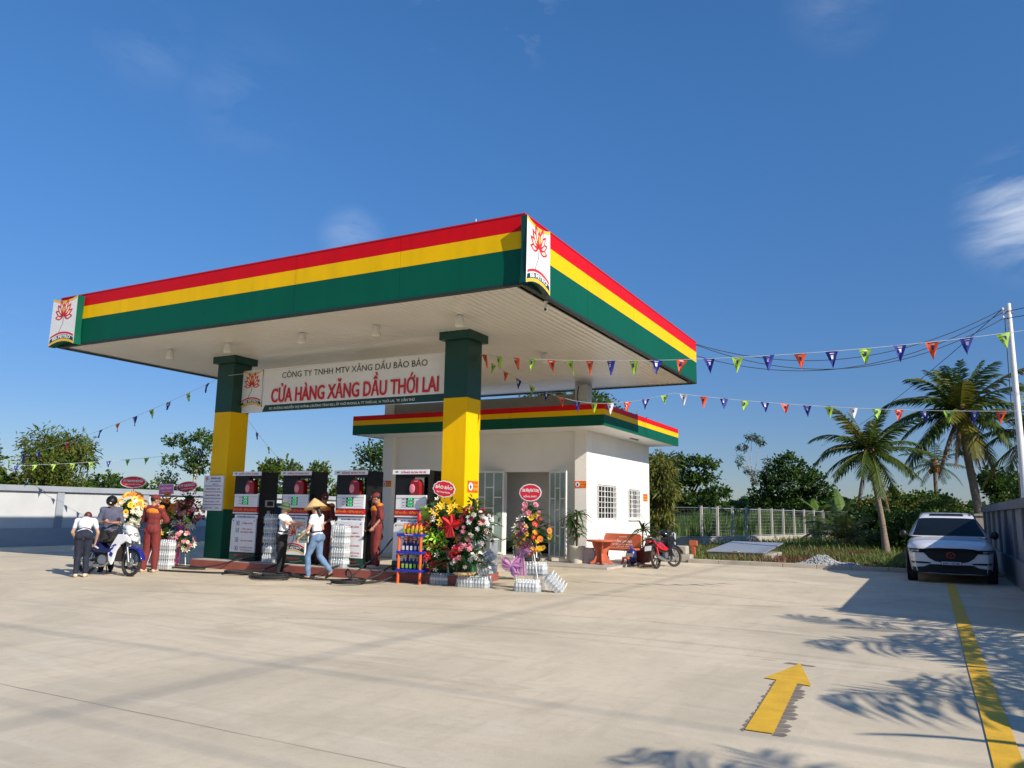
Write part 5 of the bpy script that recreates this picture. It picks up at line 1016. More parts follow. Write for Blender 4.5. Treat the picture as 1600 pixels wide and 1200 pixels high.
def plate2(mb, pts, yi, yo, m, mirror=True, bulge=0):
    """side panel in x-z profile from |y|=yi to yo, on both sides"""
    for s in ((1, -1) if mirror else (1,)):
        vs = [(p[0], s * yi, p[1]) for p in pts] + [(p[0] * .98 + .02 * pts[0][0], s * yo, p[1]) for p in pts]; n = len(pts); f = [tuple(range(n)), tuple(range(n, 2 * n))[::-1]] + [(i, n + i, n + (i + 1) % n, (i + 1) % n) for i in range(n)]
        mb.add(vs, f if s < 0 else [q[::-1] for q in f], m)
def motorbike(label, loc, rz, c1, c2, c3, lean=.12, white=True, steer=0, shield=None):
    shield = shield or c1
    r = thing('motorbike', label, 'motorbike', loc, rz); r.rotation_euler = (lean, 0, rz); WB = 1.24
    wheel(r, 0); 
    FT = Matrix.Translation((WB, 0, 0)) @ Matrix.Rotation(steer, 4, 'Z'); wheel(r, 0, T0=FT)
    F = lambda x, y, z: FT @ V((x, y, z))
    a = MB()
    for s in (-.075, .075): a.tube([F(0, s, .29), F(-.2, s * .8, .78)], [.024, .02], 'steel', 8)
    a.tube([F(-.2, 0, .72), F(-.27, 0, .95)], .025, 'matblack', 8); a.build('fork', r)
    a = MB(); a.grid(lambda u, v: tuple(F((.335) * cos(.15 + u * 2.2), (v - .5) * .13 * (1 - .3 * abs(u - .4)), .29 + (.335 - .05 * (2 * v - 1) ** 2) * sin(.15 + u * 2.2))), 14, 6, c2); o = a.build('front_fender', r); so_ = o.modifiers.new('s', 'SOLIDIFY'); so_.thickness = .012
    a = MB(); a.tube(bez([F(-.34, .33, .98), F(-.28, .24, 1.0), F(-.25, .1, .97), F(-.25, -.1, .97), F(-.28, -.24, 1.0), F(-.34, -.33, .98)], 4), .012, 'matblack', 7); hb = a.build('handlebar', r)
    for s in (-1, 1): MB().tube([F(-.295, s * .25, .993), F(-.345, s * .36, .978)], .019, 'rubber', 8).build('grip', hb); MB().tube([F(-.24, s * .28, 1.0), F(-.25, s * .35, 1.0)], .006, 'chrome', 6).build('brake_lever', hb); mm = MB(); mm.tube([F(-.29, s * .2, 1.0), F(-.25, s * .27, 1.13)], .006, 'matblack', 6); mm.ball(F(-.26, s * .29, 1.16), (.012, .055, .04), 'matblack', 10, 7); mm.build('mirror', hb)
    # cockpit / headlamp cowl
    a = MB(); pr = [(-.34, .93), (-.36, 1.01), (-.24, 1.06), (-.1, 1.0), (.02, .84), (.05, .74), (-.04, .74), (-.14, .82)]
    def cowl(m_, pts, hw, m):
        n = len(pts)
        for s in (1, -1): 
            vs = [F(p[0], s * hw, p[1]) for p in pts] + [F(-.16 + (p[0] + .16) * 1.08, 0, .9 + (p[1] - .9) * 1.1) for p in pts]
            m_.add([F(-.16, s * hw * 1.1, .9)] + vs[:n] + vs[n:], [(0, 1 + i, 1 + (i + 1) % n) for i in range(n)] + [(1 + i, 1 + n + i, 1 + n + (i + 1) % n, 1 + (i + 1) % n) for i in range(n)], m, True)
    cowl(a, pr, .085, c1); cw = a.build('headlamp_cowl', r); MB().ball(F(-.0, 0, .86), (.06, .075, .05), 'headlamp', 12, 8, R=Matrix.Rotation(.6, 3, 'Y')).build('headlamp', cw)
    for s in (-1, 1): MB().ball(F(-.06, s * .085, .86), (.05, .02, .022), 'amber', 10, 6).build('turn_signal', cw)
    # leg shield: white sweep from steering head down behind the wheel
    a = MB(); plate2(a, [(WB - .36, .86), (WB - .14, .86), (WB - .02, .78), (WB + .02, .68), (WB - .12, .72), (WB - .26, .64), (WB - .35, .5), (WB - .38, .3), (WB - .42, .22), (WB - .5, .3), (WB - .56, .46), (WB - .5, .62)], .1, .15, shield); fr = a.build('leg_shield', r, bevel=.012)
    a = MB(); plate2(a, [(WB - .55, .47), (WB - .5, .56), (WB - .4, .6), (WB - .42, .55), (WB - .5, .48)], .151, .156, c2); plate2(a, [(WB - .5, .42), (WB - .48, .5), (WB - .4, .46), (WB - .42, .38)], .151, .156, c2); plate2(a, [(WB - .49, .6), (WB - .38, .66), (WB - .33, .63), (WB - .42, .6)], .151, .156, c2); a.build('blue_decal' if white else 'side_decal', fr)
    a = MB(); a.prism([(WB - .38, -.1, .3), (WB - .3, -.1, .6), (WB - .34, -.1, .84), (WB - .42, -.1, .8), (WB - .46, -.1, .4)], (0, .2, 0), 'matblack'); a.build('inner_shield', r)
    # body and tail
    a = MB(); plate2(a, [(.0, .66), (-.22, .8), (-.2, .74), (.05, .56), (.3, .48), (.62, .46), (.7, .52), (.5, .6), (.34, .68), (.14, .72)], .07, .13, c3); b_ = a.build('side_cover', r, bevel=.01)
    a = MB(); plate2(a, [(-.2, .79), (.1, .68), (.4, .56), (.38, .54), (.08, .65), (-.2, .755)], .131, .135, 'whiteplastic' if white else 'chrome'); a.build('stripe', b_)
    a = MB(); a.prism([(-.18, -.07, .76), (.1, -.07, .6), (.6, -.07, .5), (.7, -.07, .42), (.4, -.07, .4), (0, -.07, .52), (-.15, -.07, .66)], (0, .14, 0), 'matblack'); a.build('frame', r)
    a = MB(); a.grid(lambda u, v: (-.2 + .78 * u, (v - .5) * (.26 - .12 * u ** 2), .8 - .05 * sin(u * pi) - .06 * u + .03 * sin(v * pi)), 12, 8, 'matblack'); s_ = a.build('seat', r); sm = s_.modifiers.new('s', 'SOLIDIFY'); sm.thickness = .06; sm.offset = -1
    MB().tube(bez([(-.05, .12, .78), (-.28, .1, .84), (-.32, 0, .84), (-.28, -.1, .84), (-.05, -.12, .78)], 4), .012, 'steel', 7).build('grab_rail', r)
    MB().ball((-.25, 0, .74), (.05, .08, .045), 'tail', 12, 8).build('tail_light', r)
    a = MB(); a.prism([(-.2, -.08, .68), (-.38, -.08, .52), (-.36, -.08, .5), (-.16, -.08, .62)], (0, .16, 0), 'matblack'); rf_ = a.build('rear_fender', r); MB().cbox((0, 0, 0), (.012, .19, .14), 'plate', Matrix.Translation((-.375, 0, .56)) @ Matrix.Rotation(.5, 4, 'Y')).build('number_plate', rf_)
    # engine, exhaust, swingarm
    a = MB(); a.tube([(.5, -.12, .32), (.5, .12, .32)], .1, 'steel', 14); a.tube([(.5, 0, .34), (.78, 0, .4)], [.08, .07], 'steel', 10)
    for k in range(5): a.lathe([(.09, 0), (.09, .008), (.001, .008)], (0, 0, 0), 'galv', 12, Matrix.Translation((.6 + .035 * k, 0, .355 + .01 * k)) @ Matrix.Rotation(pi / 2 - .2, 4, 'Y'))
    a.cbox((.42, 0, .3), (.2, .18, .16), 'matblack'); a.build('engine', r, bevel=.006)
    MB().tube(bez([(.72, -.1, .3), (.62, -.13, .2), (.4, -.14, .19), (.1, -.15, .26), (-.22, -.16, .34)], 5), [.02] * 10 + [.04] * 8 + [.045] * 3, 'steel', 10).build('exhaust', r)
    a = MB(); 
    for s in (-.08, .08): a.tube([(0, s, .285), (.42, s, .34)], .018, 'matblack', 7); a.tube([(.05, s, .3), (.02, s, .62)], [.03, .022], 'chrome' if white else 'signred', 8)
    a.build('swingarm', r)
    a = MB(); a.tube([(.4, -.2, .24), (.4, .2, .24)], .014, 'rubber', 7); a.tube([(.12, .1, .3), (.1, .2, .26)], .012, 'rubber', 6); a.build('footrest', r); MB().tube([(.42, .1, .24), (.34, .26, .02)], .012, 'matblack', 6).build('side_stand', r)
    return r
dm('mwhite', (.78, .78, .8), .25, coat=.5); dm('mnavy', (.006, .009, .07), .25, coat=.5); dm('mblue', (.01, .018, .2), .25, coat=.5); dm('mred', (.55, .01, .02), .25, coat=.5); dm('mblack', (.012, .012, .014), .22, coat=.5)
motorbike('white and blue underbone motorbike parked at the left among the people', (-10.3, -.5, 0), .13, 'mwhite', 'mblue', 'mnavy', lean=-.1, steer=-.1)
motorbike('black and red scooter leaning on its stand beside the potted dracaena', (-.8, 9.75, 0), 1.45, 'mblack', 'mblack', 'mred', lean=-.16, white=False, steer=-.45, shield='mblack')

# ================================================================ cars
def car(label, loc, rz, paint, plate_txt, front=True):
    """local: +x is the nose, origin under the nose centre; z up"""
    r = thing('parked_car', label, 'car', loc, rz); HWD = .92
    def pw(x, tab):
        for (a, va), (b, vb) in zip(tab, tab[1:]):
            if x <= b: t = (x - a) / (b - a); t = t * t * (3 - 2 * t) if abs(vb - va) > .0 else t; return va + (vb - va) * t
        return tab[-1][1]
    # x measured backwards from the nose (0) to the tail (4.55)
    wid = [(0, .74), (.1, .80), (.3, .875), (.7, .915), (2.2, .925), (3.8, .915), (4.3, .86), (4.55, .76)]
    top = [(0, .80), (.06, .86), (.16, .93), (.6, 1.0), (1.25, 1.075), (1.5, 1.08), (3.9, 1.08), (4.4, 1.02), (4.55, .8)]
    bot = [(0, .25), (.15, .22), (.6, .24), (3.9, .26), (4.55, .36)]
    xs = [0, .03, .07, .12, .2, .3, .42, .56, .72, .95, 1.2, 1.5, 1.9, 2.3, 2.8, 3.3, 3.8, 4.1, 4.3, 4.42, 4.5, 4.55]
    sec = [(0, 1), (.3, .997), (.6, .985), (.8, .955), (.92, .90), (.985, .80), (1, .66), (1, .5), (.985, .33), (.97, .2), (.955, .08), (.93, 0), (.6, -.02), (0, -.02)]
    def P(x, k, s):
        fy, fz = sec[k]; w, t, b_ = pw(x, wid), pw(x, top), pw(x, bot); y = w * fy; z = b_ + (t - b_) * fz
        off = .24 * (abs(y) / .92) ** 2.6 * max(0, 1 - x / 1.1) - .1 * (abs(y) / .92) ** 2.5 * max(0, (x - 3.6) / .95)
        nose = .05 * max(0, (z - .62) / .3) ** 1.5 * max(0, 1 - x / .5) + .05 * max(0, (.45 - z) / .25) * max(0, 1 - x / .4)
        return V((-(x + off + nose), s * y, z))
    a = MB(); K = len(sec); vs = []; fs = []
    full = [(k, 1) for k in range(K)] + [(k, -1) for k in range(K - 2, 0, -1)]; n = len(full)
    for x in xs: vs += [P(x, k, s) for k, s in full]
    for i in range(len(xs) - 1):
        for k in range(n): fs.append((i * n + k, (i + 1) * n + k, (i + 1) * n + (k + 1) % n, i * n + (k + 1) % n))
    # front and rear caps as strips between mirrored points
    for i0, rev in ((0, False), ((len(xs) - 1) * n, True)):
        for k in range(K - 1):
            q = (i0 + k, i0 + k + 1, i0 + (n - k - 1) % n, i0 + (n - k) % n); q = tuple(dict.fromkeys(q)); fs.append(q[::-1] if rev else q)
    a.add(vs, fs, paint, True); body = a.build('body', r)
    md = body.modifiers.new('s', 'SUBSURF'); md.levels = 2; md.render_levels = 2
    dg = bpy.context.evaluated_depsgraph_get(); me = bpy.data.meshes.new_from_object(body.evaluated_get(dg)); body.modifiers.clear(); body.data = me; me.materials.clear(); me.materials.append(M[paint])
    bvh = BVHTree.FromPolygons([v.co.copy() for v in me.vertices], [tuple(p.vertices) for p in me.polygons])
    # greenhouse
    gst = [(1.12, 1.04, 1.05, .80, .80), (1.5, 1.06, 1.28, .86, .72), (1.95, 1.07, 1.53, .885, .63), (2.2, 1.07, 1.60, .89, .60), (2.7, 1.07, 1.645, .89, .60), (3.3, 1.07, 1.61, .885, .59), (3.85, 1.07, 1.52, .87, .57), (4.15, 1.06, 1.32, .84, .64), (4.38, 1.04, 1.06, .80, .72)]
    def GP(u, v):
        f = u * (len(gst) - 1); i = min(len(gst) - 2, int(f)); t = f - i; g = [gst[i][j] * (1 - t) + gst[i + 1][j] * t for j in range(5)]; x, z0, z1, w0, w1 = g
        q = abs(v * 2 - 1); s = 1 if v > .5 else -1; c = (1 - q)    # q=1 at the sides' foot
        if q > .5: k = (1 - q) / .5; y = w0 + (w1 - w0) * k; z = z0 + (z1 - .05 * (z1 - 1.05) / .6 - z0) * k ** .95
        else: k = q / .5; y = w1 * sin(k * pi / 2) ** .9; z = z1 - .05 * (z1 - 1.05) / .6 * (k ** 3)
        return V((-(x + .1 * (y / .8) ** 2 * max(0, 1 - (x - 1.1) / 1.2)), s * y, z))
    a = MB(); a.grid(lambda u, v: tuple(GP(u, v)), 40, 32, paint); gh = a.build('roof', r)
    def patch(name, f, m, off=.012, nu=12, nv=8, par=None, cuts=None):
        a = MB(); a.grid(f, nu, nv, m); return a.build(name, par or r)
    def gpat(name, u0, u1, v0, v1, m, k=.012, inset=0):
        def f(a_, b_):
            u = u0(b_) + (u1(b_) - u0(b_)) * a_; v = v0 + (v1 - v0) * b_; p = GP(u, v); e = 1e-3; n_ = (GP(u + e, v) - GP(u - e, v)).cross(GP(u, min(1, v + e)) - GP(u, v - e)).normalized()
            if n_.dot(p - V((-2.6, 0, 1.1))) < 0: n_ = -n_
            return tuple(p + n_ * k)
        return patch(name, f, m, nu=10, nv=14)
    gpat('windscreen', lambda b: .012, lambda b: .235, .285, .715, 'glass'); gpat('rear_window', lambda b: .80, lambda b: .96, .3, .7, 'glass')
    for v0, v1 in ((.03, .23), (.77, .97)):
        lo = v0 if v0 < .5 else v1
        for (ua, ub) in ((.17, .46), (.475, .74), (.755, .86)):
            gpat('side_window', lambda b, ua=ua, v0=v0: ua + (.05 * (b if v0 < .5 else 1 - b) if ua < .2 else 0), lambda b, ub=ub: ub, v0, v1, 'glass')
    gpat('sunroof', lambda b: .3, lambda b: .42, .4, .6, 'black', .008)
    for s in (-1, 1): MB().tube([(-2.1, s * .56, 1.6), (-2.6, s * .57, 1.65), (-3.3, s * .56, 1.63), (-3.7, s * .55, 1.57)], .016, 'black', 6).build('roof_rail', gh)
    def proj(name, rows, m, off=.008, nu=10, par=None, sub=3):
        """front detail: rows of (z, y_left, y_right) cast on the nose"""
        R_ = []
        for (z0, a0, b0), (z1, a1, b1) in zip(rows, rows[1:]):
            for k in range(sub): t = k / sub; R_.append((z0 + (z1 - z0) * t, a0 + (a1 - a0) * t, b0 + (b1 - b0) * t))
        R_.append(rows[-1]); vs = []
        for z, y0, y1 in R_:
            for i in range(nu + 1):
                y = y0 + (y1 - y0) * i / nu; h, nn, _, _ = bvh.ray_cast(V((1, y, z)), V((-1, 0, 0))); h = h if h else V((-.4, y, z)); vs.append(h + V((off, 0, 0)))
        a = MB(); a.add(vs, [(j * (nu + 1) + i, j * (nu + 1) + i + 1, (j + 1) * (nu + 1) + i + 1, (j + 1) * (nu + 1) + i) for j in range(len(R_) - 1) for i in range(nu)], m, True); return a.build(name, par or r)
    proj('lower_bumper', [(.235, -.8, .8), (.27, -.86, .86), (.35, -.87, .87), (.375, -.56, .56), (.435, -.44, .44)], 'matblack', .014, 28)
    gr = proj('grille', [(.475, -.16, .16), (.505, -.34, .34), (.58, -.46, .46), (.67, -.53, .53), (.735, -.6, .6), (.77, -.57, .57), (.8, -.46, .46), (.815, -.28, .28)], 'matblack', .012, 20)
    proj('grille_trim', [(.462, -.17, .17), (.474, -.2, .2)], 'chrome', .016, 12, gr)
    for s in (-1, 1):
        hl = proj('headlight', [(.695, s * .54, s * .8), (.72, s * .5, s * .85), (.76, s * .47, s * .87), (.785, s * .62, s * .87)], 'black', .014, 10); proj('lamp_lens', [(.715, s * .66, s * .74), (.755, s * .65, s * .76)], 'headlamp', .02, 4, hl); proj('lamp_lens', [(.72, s * .77, s * .83), (.75, s * .77, s * .84)], 'headlamp', .02, 4, hl)
        proj('fog_slot', [(.445, s * .45, s * .80), (.475, s * .4, s * .83), (.49, s * .6, s * .83)], 'matblack', .01, 8)
        m_ = MB(); m_.ball((-1.55, s * 1.0, 1.1), (.06, .085, .1), 'carblack', 12, 8); m_.tube([(-1.6, s * .9, 1.06), (-1.57, s * .98, 1.08)], .02, 'carblack', 6); m_.build('mirror', r)
        # wheel arches and wheels
        for xw in (.88, 3.6):
            T = Matrix.Translation((-xw, s * .83, .355)) @ Matrix.Rotation(pi / 2, 4, 'X'); a = MB(); a.lathe([(.2, -.11), (.33, -.11), (.355, -.08), (.355, .08), (.33, .11), (.2, .11), (.2, -.11)], (0, 0, 0), 'rubber', 32, T); w = a.build('wheel', r)
            a = MB(); a.lathe([(.22, -.112 * s), (.2, -.1 * s), (.05, -.09 * s), (.001, -.1 * s)], (0, 0, 0), 'steel', 24, T)
            a.build('rim', w)
            a = MB(); T2 = Matrix.Translation((-xw, s * .925, .355)); a.grid(lambda u, v: tuple(T2 @ V(((.39 + .045 * v) * cos(pi * (u * 1.16 - .08)), s * (.012 - .02 * v), (.39 + .045 * v) * sin(pi * (u * 1.16 - .08))))), 20, 2, 'carblack'); o = a.build('wheel_arch', r); q = o.modifiers.new('s', 'SOLIDIFY'); q.thickness = .03; q.offset = 0
            MB().lathe([(.39, 0), (.001, 0)], (0, 0, 0), 'matblack', 24, Matrix.Translation((-xw, s * .931, .355)) @ Matrix.Rotation(pi / 2, 4, 'X')).build('wheel_well', r)
        MB().box(-3.15, s * .93 - .012, .24, -1.3, s * .93 + .012, .33, 'carblack').build('sill', r)
    # emblem: winged outline on the grille, plate
    em = MB(); X = .045
    pts = [(.085 * cos(t), .66 + .062 * sin(t)) for t in [2 * pi * i / 28 for i in range(29)]]; em.tube([(X, y, z) for y, z in pts], .007, 'tagred', 6, cap=False); em.tube([(X, -.078, .68), (X, -.045, .69), (X, 0, .645), (X, .045, .69), (X, .078, .68)], .007, 'tagred', 6); em.build('emblem', gr)
    MB().box(.02, -.21, .435, .042, .21, .515, 'matblack').build('plate_holder', r)
    pl = MB().box(.0425, -.2, .44, .05, .2, .51, 'plate').build('number_plate', r); text(plate_txt, .34, .05, frame((.051, 0, .475), (0, 1, 0), (0, 0, 1)), 'bluetext', pl, .02)
    for s in (-1, 1): MB().tube([(-1.2, s * .02, 1.075), (-1.28, s * .35, 1.1), (-1.35, s * .62, 1.11)], .008, 'matblack', 5).build('wiper', r)
    MB().box(-4.3, -.7, .2, -.5, .7, .26, 'matblack').build('underbody', r)
    return r
car('white sport utility car parked nose forward beside the grey wall, plate 65A-165.86', (6.26, 9.62, 0), -pi / 2 - .0, 'carwhite', '65A-165.86')
car('dark blue car standing behind the left column and flower stands', (-13.6, 9.2, 0), -.5, 'carblue', '65A-402.17')
for p, q, rr in (((18.4, -40, 12.4), (18.4, 40, 12.2), .015), ((-14, -11.4, 12), (50, -11.2, 12), .014), ((-14, -12.9, 11.6), (50, -13.6, 11.6), .011)):
    tag(MB().tube([V(p).lerp(V(q), i / 12) + V((0, 0, -.9 * 4 * (i / 12) * (1 - i / 12))) for i in range(13)], rr, 'wire', 6).build('cable'), 'street cable high overhead, outside the frame, throwing a soft shadow', 'cable', 'overhead street cables')
# ================================================================ vegetation
def rnv(rn):
    while 1:
        v = V((rn.uniform(-1, 1), rn.uniform(-1, 1), rn.uniform(-1, 1)))
        if .02 < v.length < 1: return v.normalized()
def tree(name, label, loc, h, blobs, n, ls, mats, seed, trunk=.14, bark='bark', clump=10, cr=.4, lean=(0, 0), group=None, hang=0, branch=True, elong=1.6):
    """blobs: (x, y, z, rx, ry, rz) crown lobes relative to the base; leaves set in clumps near the lobes' surfaces"""
    r = thing(name, label, 'tree', loc, 0, group); rn = random.Random(seed)
    a = MB(); zc = min(b[2] - b[5] * .4 for b in blobs); top = V((lean[0], lean[1], zc))
    a.tube(bez([(0, 0, -.1), (lean[0] * .3, lean[1] * .3, zc * .4), top], 4), [trunk * (1 - .45 * i / 8) for i in range(9)], bark, 8)
    if branch:
        for b in blobs:
            c = V(b[:3]); a.tube(bez([top * .96, top.lerp(c, .5) + V((rn.uniform(-.2, .2), rn.uniform(-.2, .2), -.1 * h * .1)), c], 3), [trunk * .5 * (1 - i / 9) for i in range(7)], bark, 5)
            for k in range(4): a.tube([c, c + V((rnv(rn).x * b[3], rnv(rn).y * b[4], abs(rnv(rn).z) * b[5])) * .85], [trunk * .16, trunk * .04], bark, 4)
    a.build('trunk', r)
    a = MB(); vol = sum(b[3] * b[4] + b[3] * b[5] for b in blobs); 
    for b in blobs:
        k = int(n * (b[3] * b[4] + b[3] * b[5]) / vol / clump)
        for i in range(k):
            v = rnv(rn); rad = rn.uniform(.35, 1.0) ** .6
            if v.z < -.2: rad *= .8
            nn = 1 + .25 * noise.noise(v * 2.2 + V((seed, 0, 0)))
            c = V(b[:3]) + V((v.x * b[3], v.y * b[4], v.z * b[5])) * rad * nn; m = mats[0] if rn.random() < .65 else mats[-1]
            for j in range(clump):
                p = c + rnv(rn) * rn.random() * cr; d = (v + rnv(rn) * 1.1 + V((0, 0, -hang))).normalized(); s = d.cross(rnv(rn)).normalized(); l = ls * rn.uniform(.6, 1.3); w = l / elong / 2
                a.poly([p, p + d * l * .5 + s * w, p + d * l, p + d * l * .5 - s * w], m)
    a.build('crown', r); return r
def blobs(rn, n, rx, ry, z0, z1, r0, r1, flat=.7):
    o = []
    for i in range(n):
        t = rn.uniform(0, 2 * pi); k = sqrt(rn.random()); z = rn.uniform(z0, z1); s = 1 - .5 * (z - z0) / (z1 - z0 + .01); rr = rn.uniform(r0, r1); o.append((cos(t) * rx * k * s, sin(t) * ry * k * s, z, rr, rr, rr * flat))
    return o
B = lambda seed, *a, **k: blobs(random.Random(seed), *a, **k)
# --- left, beyond the long wall
GL = 'leafy trees beyond the left wall'
tree('bamboo_clump', 'tall feathery olive bamboo clump beyond the wall at the far left', (-27.8, 9.3, 0), 5, B(1, 14, 1.7, 1.7, 1.6, 4.2, .65, 1.0), 10500, .24, ('leafolive', 'leafmid'), 1, .12, cr=.45, group=GL, hang=.5, elong=4)
tree('bamboo_clump', 'bushy olive bamboo clump beyond the wall at the left picture edge', (-28.2, 6.0, 0), 4, B(2, 12, 1.8, 1.8, 1.3, 3.4, .7, 1.05), 8500, .24, ('leafolive', 'leafmid'), 2, .1, cr=.45, group=GL, hang=.5, elong=4)
tree('leafy_tree', 'dark leafy tree beyond the wall behind the leftmost bamboo', (-31, 7.5, 0), 4.4, B(3, 8, 1.8, 1.8, 1.6, 3.6, .8, 1.1), 4200, .26, ('leafdark', 'leafmid'), 3, .14, group=GL)
tree('leafy_tree', 'low round dark green tree beyond the wall near the motorbike riders', (-27, 12.4, 0), 3, B(4, 6, 1.3, 1.3, 1.1, 2.1, .6, .8), 3200, .2, ('leafmid', 'leafdark'), 4, .1, group=GL)
tree('slender_tree', 'thin pale green young tree rising over the wall behind the red oval sign', (-26.5, 14.2, 0), 3, B(5, 5, .35, .35, 1.5, 2.9, .25, .4, flat=1.2), 900, .14, ('leafgrey', 'leafmid'), 5, .04, group=GL)
tree('open_tree', 'airy branching tree with visible pale limbs left of the left column', (-25, 14.4, 0), 5, [(-1.0, -.3, 4.55, .7, .6, .26), (.1, .2, 4.75, .85, .6, .24), (.9, .2, 4.35, .6, .5, .24), (-1.35, -.4, 3.6, .45, .4, .2), (1.3, .5, 3.9, .6, .5, .24), (.2, -.2, 3.95, .75, .6, .3), (0, 0, 3.3, .8, .6, .3)], 2600, .15, ('leafmid', 'leafdark'), 6, .12, 'palebark', cr=.28, group=GL)
for i, (x, y, h) in enumerate(((-26, 4.2, 3.2), (-25.6, 10.4, 3.0), (-25.2, 17.3, 2.9))): tree('leafy_bush', 'low leafy mass just over the left wall, %s of three going right' % ('first', 'second', 'third')[i], (x, y, 0), h, B(90 + i, 9, 1.5, 1.5, 1.0, h - .7, .6, .85), 4200, .17, (('leafolive', 'leafmid'), ('leafmid', 'leafdark'), ('leafmid', 'leafolive'))[i], 90 + i, .08, cr=.3, group=GL)
tree('leafy_tree', 'thick olive foliage beneath the airy branching tree', (-24.4, 15.6, 0), 3.4, B(8, 9, 1.5, 1.2, .9, 2.5, .6, .85), 4400, .18, ('leafolive', 'leafmid'), 8, .1, group=GL)
for i, (x, y, h, lab) in enumerate(((-23.6, 17.6, 4.0, 'first leafy young tree seen right of the left column'), (-23.6, 19.2, 3.9, 'second leafy young tree, between the first two dispensers'), (-23.6, 21.3, 4.0, 'third leafy young tree, seen just above the second dispenser'), (-23.6, 23.6, 3.6, 'fourth leafy young tree, between the second and third dispensers'), (-23.4, 26.4, 3.7, 'fifth leafy young tree, above the third dispenser'))):
    tree('young_tree', lab, (x, y, 0), h, B(20 + i, 8, .75, .75, 1.3, h - .5, .4, .6, flat=1), 2400, .18, ('leafmid', 'leafolive'), 20 + i, .07, cr=.3, group='young trees behind the dispensers')
tree('dark_tree', 'dark leafy tree just left of the office wall under the striped eaves', (-16.1, 17, 0), 4.6, B(30, 9, .8, .8, 2.0, 4.0, .45, .7), 4200, .15, ('leafdark', 'leafmid'), 30, .1)
tree('tall_tree', 'tall tree whose crown shows above the office roof and under the canopy', (-9.6, 25, 0), 8, [(-2.4, 0, 7.3, 1, .9, .8), (-.9, 0, 7.2, 1.1, 1, .7), (.6, 0, 6.9, 1.1, 1, .7), (1.7, 0, 6.2, .9, .8, .6), (2.6, 0, 5.7, .7, .6, .5), (0, 0, 6, 1.6, 1.2, .9)], 4800, .2, ('leafmid', 'leafolive'), 31, .2)
# --- right of the office
tree('palm_bamboo', 'drooping yellow-green foliage hugging the right side of the office', (-4.9, 21.4, 0), 4.2, [(-.4, 0, 3.6, .9, .8, .5), (.5, 0, 3.4, .8, .7, .6), (.7, -.1, 2.5, .8, .7, .8), (-.4, 0, 2.4, .9, .8, .9), (.2, 0, 1.3, 1.0, .7, .8)], 7500, .34, ('leafolive', 'palmyellow'), 33, .12, hang=1.3, elong=6, cr=.35)
tree('rain_tree', 'broad dark tree with layered branches right of the office eaves', (-7.2, 34, 0), 5, [(-1.2, 0, 4.4, 1.4, 1.2, .6), (.6, 0, 4.55, 1.2, 1.1, .28), (1.8, 0, 4.35, .75, .7, .2), (1.3, .2, 3.6, 1.2, .9, .28), (2.4, .2, 2.75, 1.0, .8, .28), (.2, 0, 3.5, 1.3, 1.1, .5), (-1.5, 0, 3.2, 1.6, 1.2, .8), (1.2, 0, 2.3, 1.7, 1.2, .45), (-.5, 0, 1.8, 2.0, 1.2, .7)], 9500, .21, ('leafdark', 'leafmid'), 34, .2, cr=.35)
tree('eucalyptus', 'thin tall grey-green tree standing alone against the sky', (-5.65, 49, 0), 8, [(-.75, 0, 6.6, .38, .3, .35), (.0, 0, 7.35, .5, .35, .25), (.65, 0, 7.0, .3, .3, .35), (-.95, 0, 5.6, .26, .25, .5), (1.05, 0, 5.3, .3, .25, .5), (.1, 0, 4.3, .3, .25, .7), (-.5, 0, 4.9, .2, .2, .3), (.9, 0, 4.6, .25, .2, .3)], 1500, .2, ('leafgrey', 'leafdark'), 35, .07, 'palebark', cr=.25, hang=1.2, elong=3, clump=7)
tree('round_tree', 'large round dark green tree in the middle of the field edge', (-2.7, 46, 0), 6.2, [(0, 0, 5.0, 1.1, 1, .75), (-1.0, 0, 4.1, 1.1, .9, .7), (1.2, 0, 4.2, 1.1, 1, .6), (.1, 0, 3.5, 1.9, 1.5, .9), (-1.9, 0, 2.9, 1.0, .9, .5), (2.1, 0, 3.2, 1.0, .9, .6), (-2.6, 0, 1.9, 1.1, 1, .5), (2.5, 0, 2.1, 1.3, 1, .7), (0, 0, 2.0, 2.2, 1.4, 1), (-1.2, 0, 1.2, 1.9, 1.4, .8), (3.4, 0, 1.6, 1.2, 1, .8)], 13000, .24, ('leafdark', 'leafmid'), 36, .22, cr=.35)
tree('leafy_tree', 'low dark tree behind the mesh fence, between the layered tree and round tree', (-8.5, 60, 0), 2, B(37, 8, 4.0, 1.6, .7, 1.3, .6, 1.0), 3600, .3, ('leafdark', 'leafmid'), 37, .12, cr=.4)
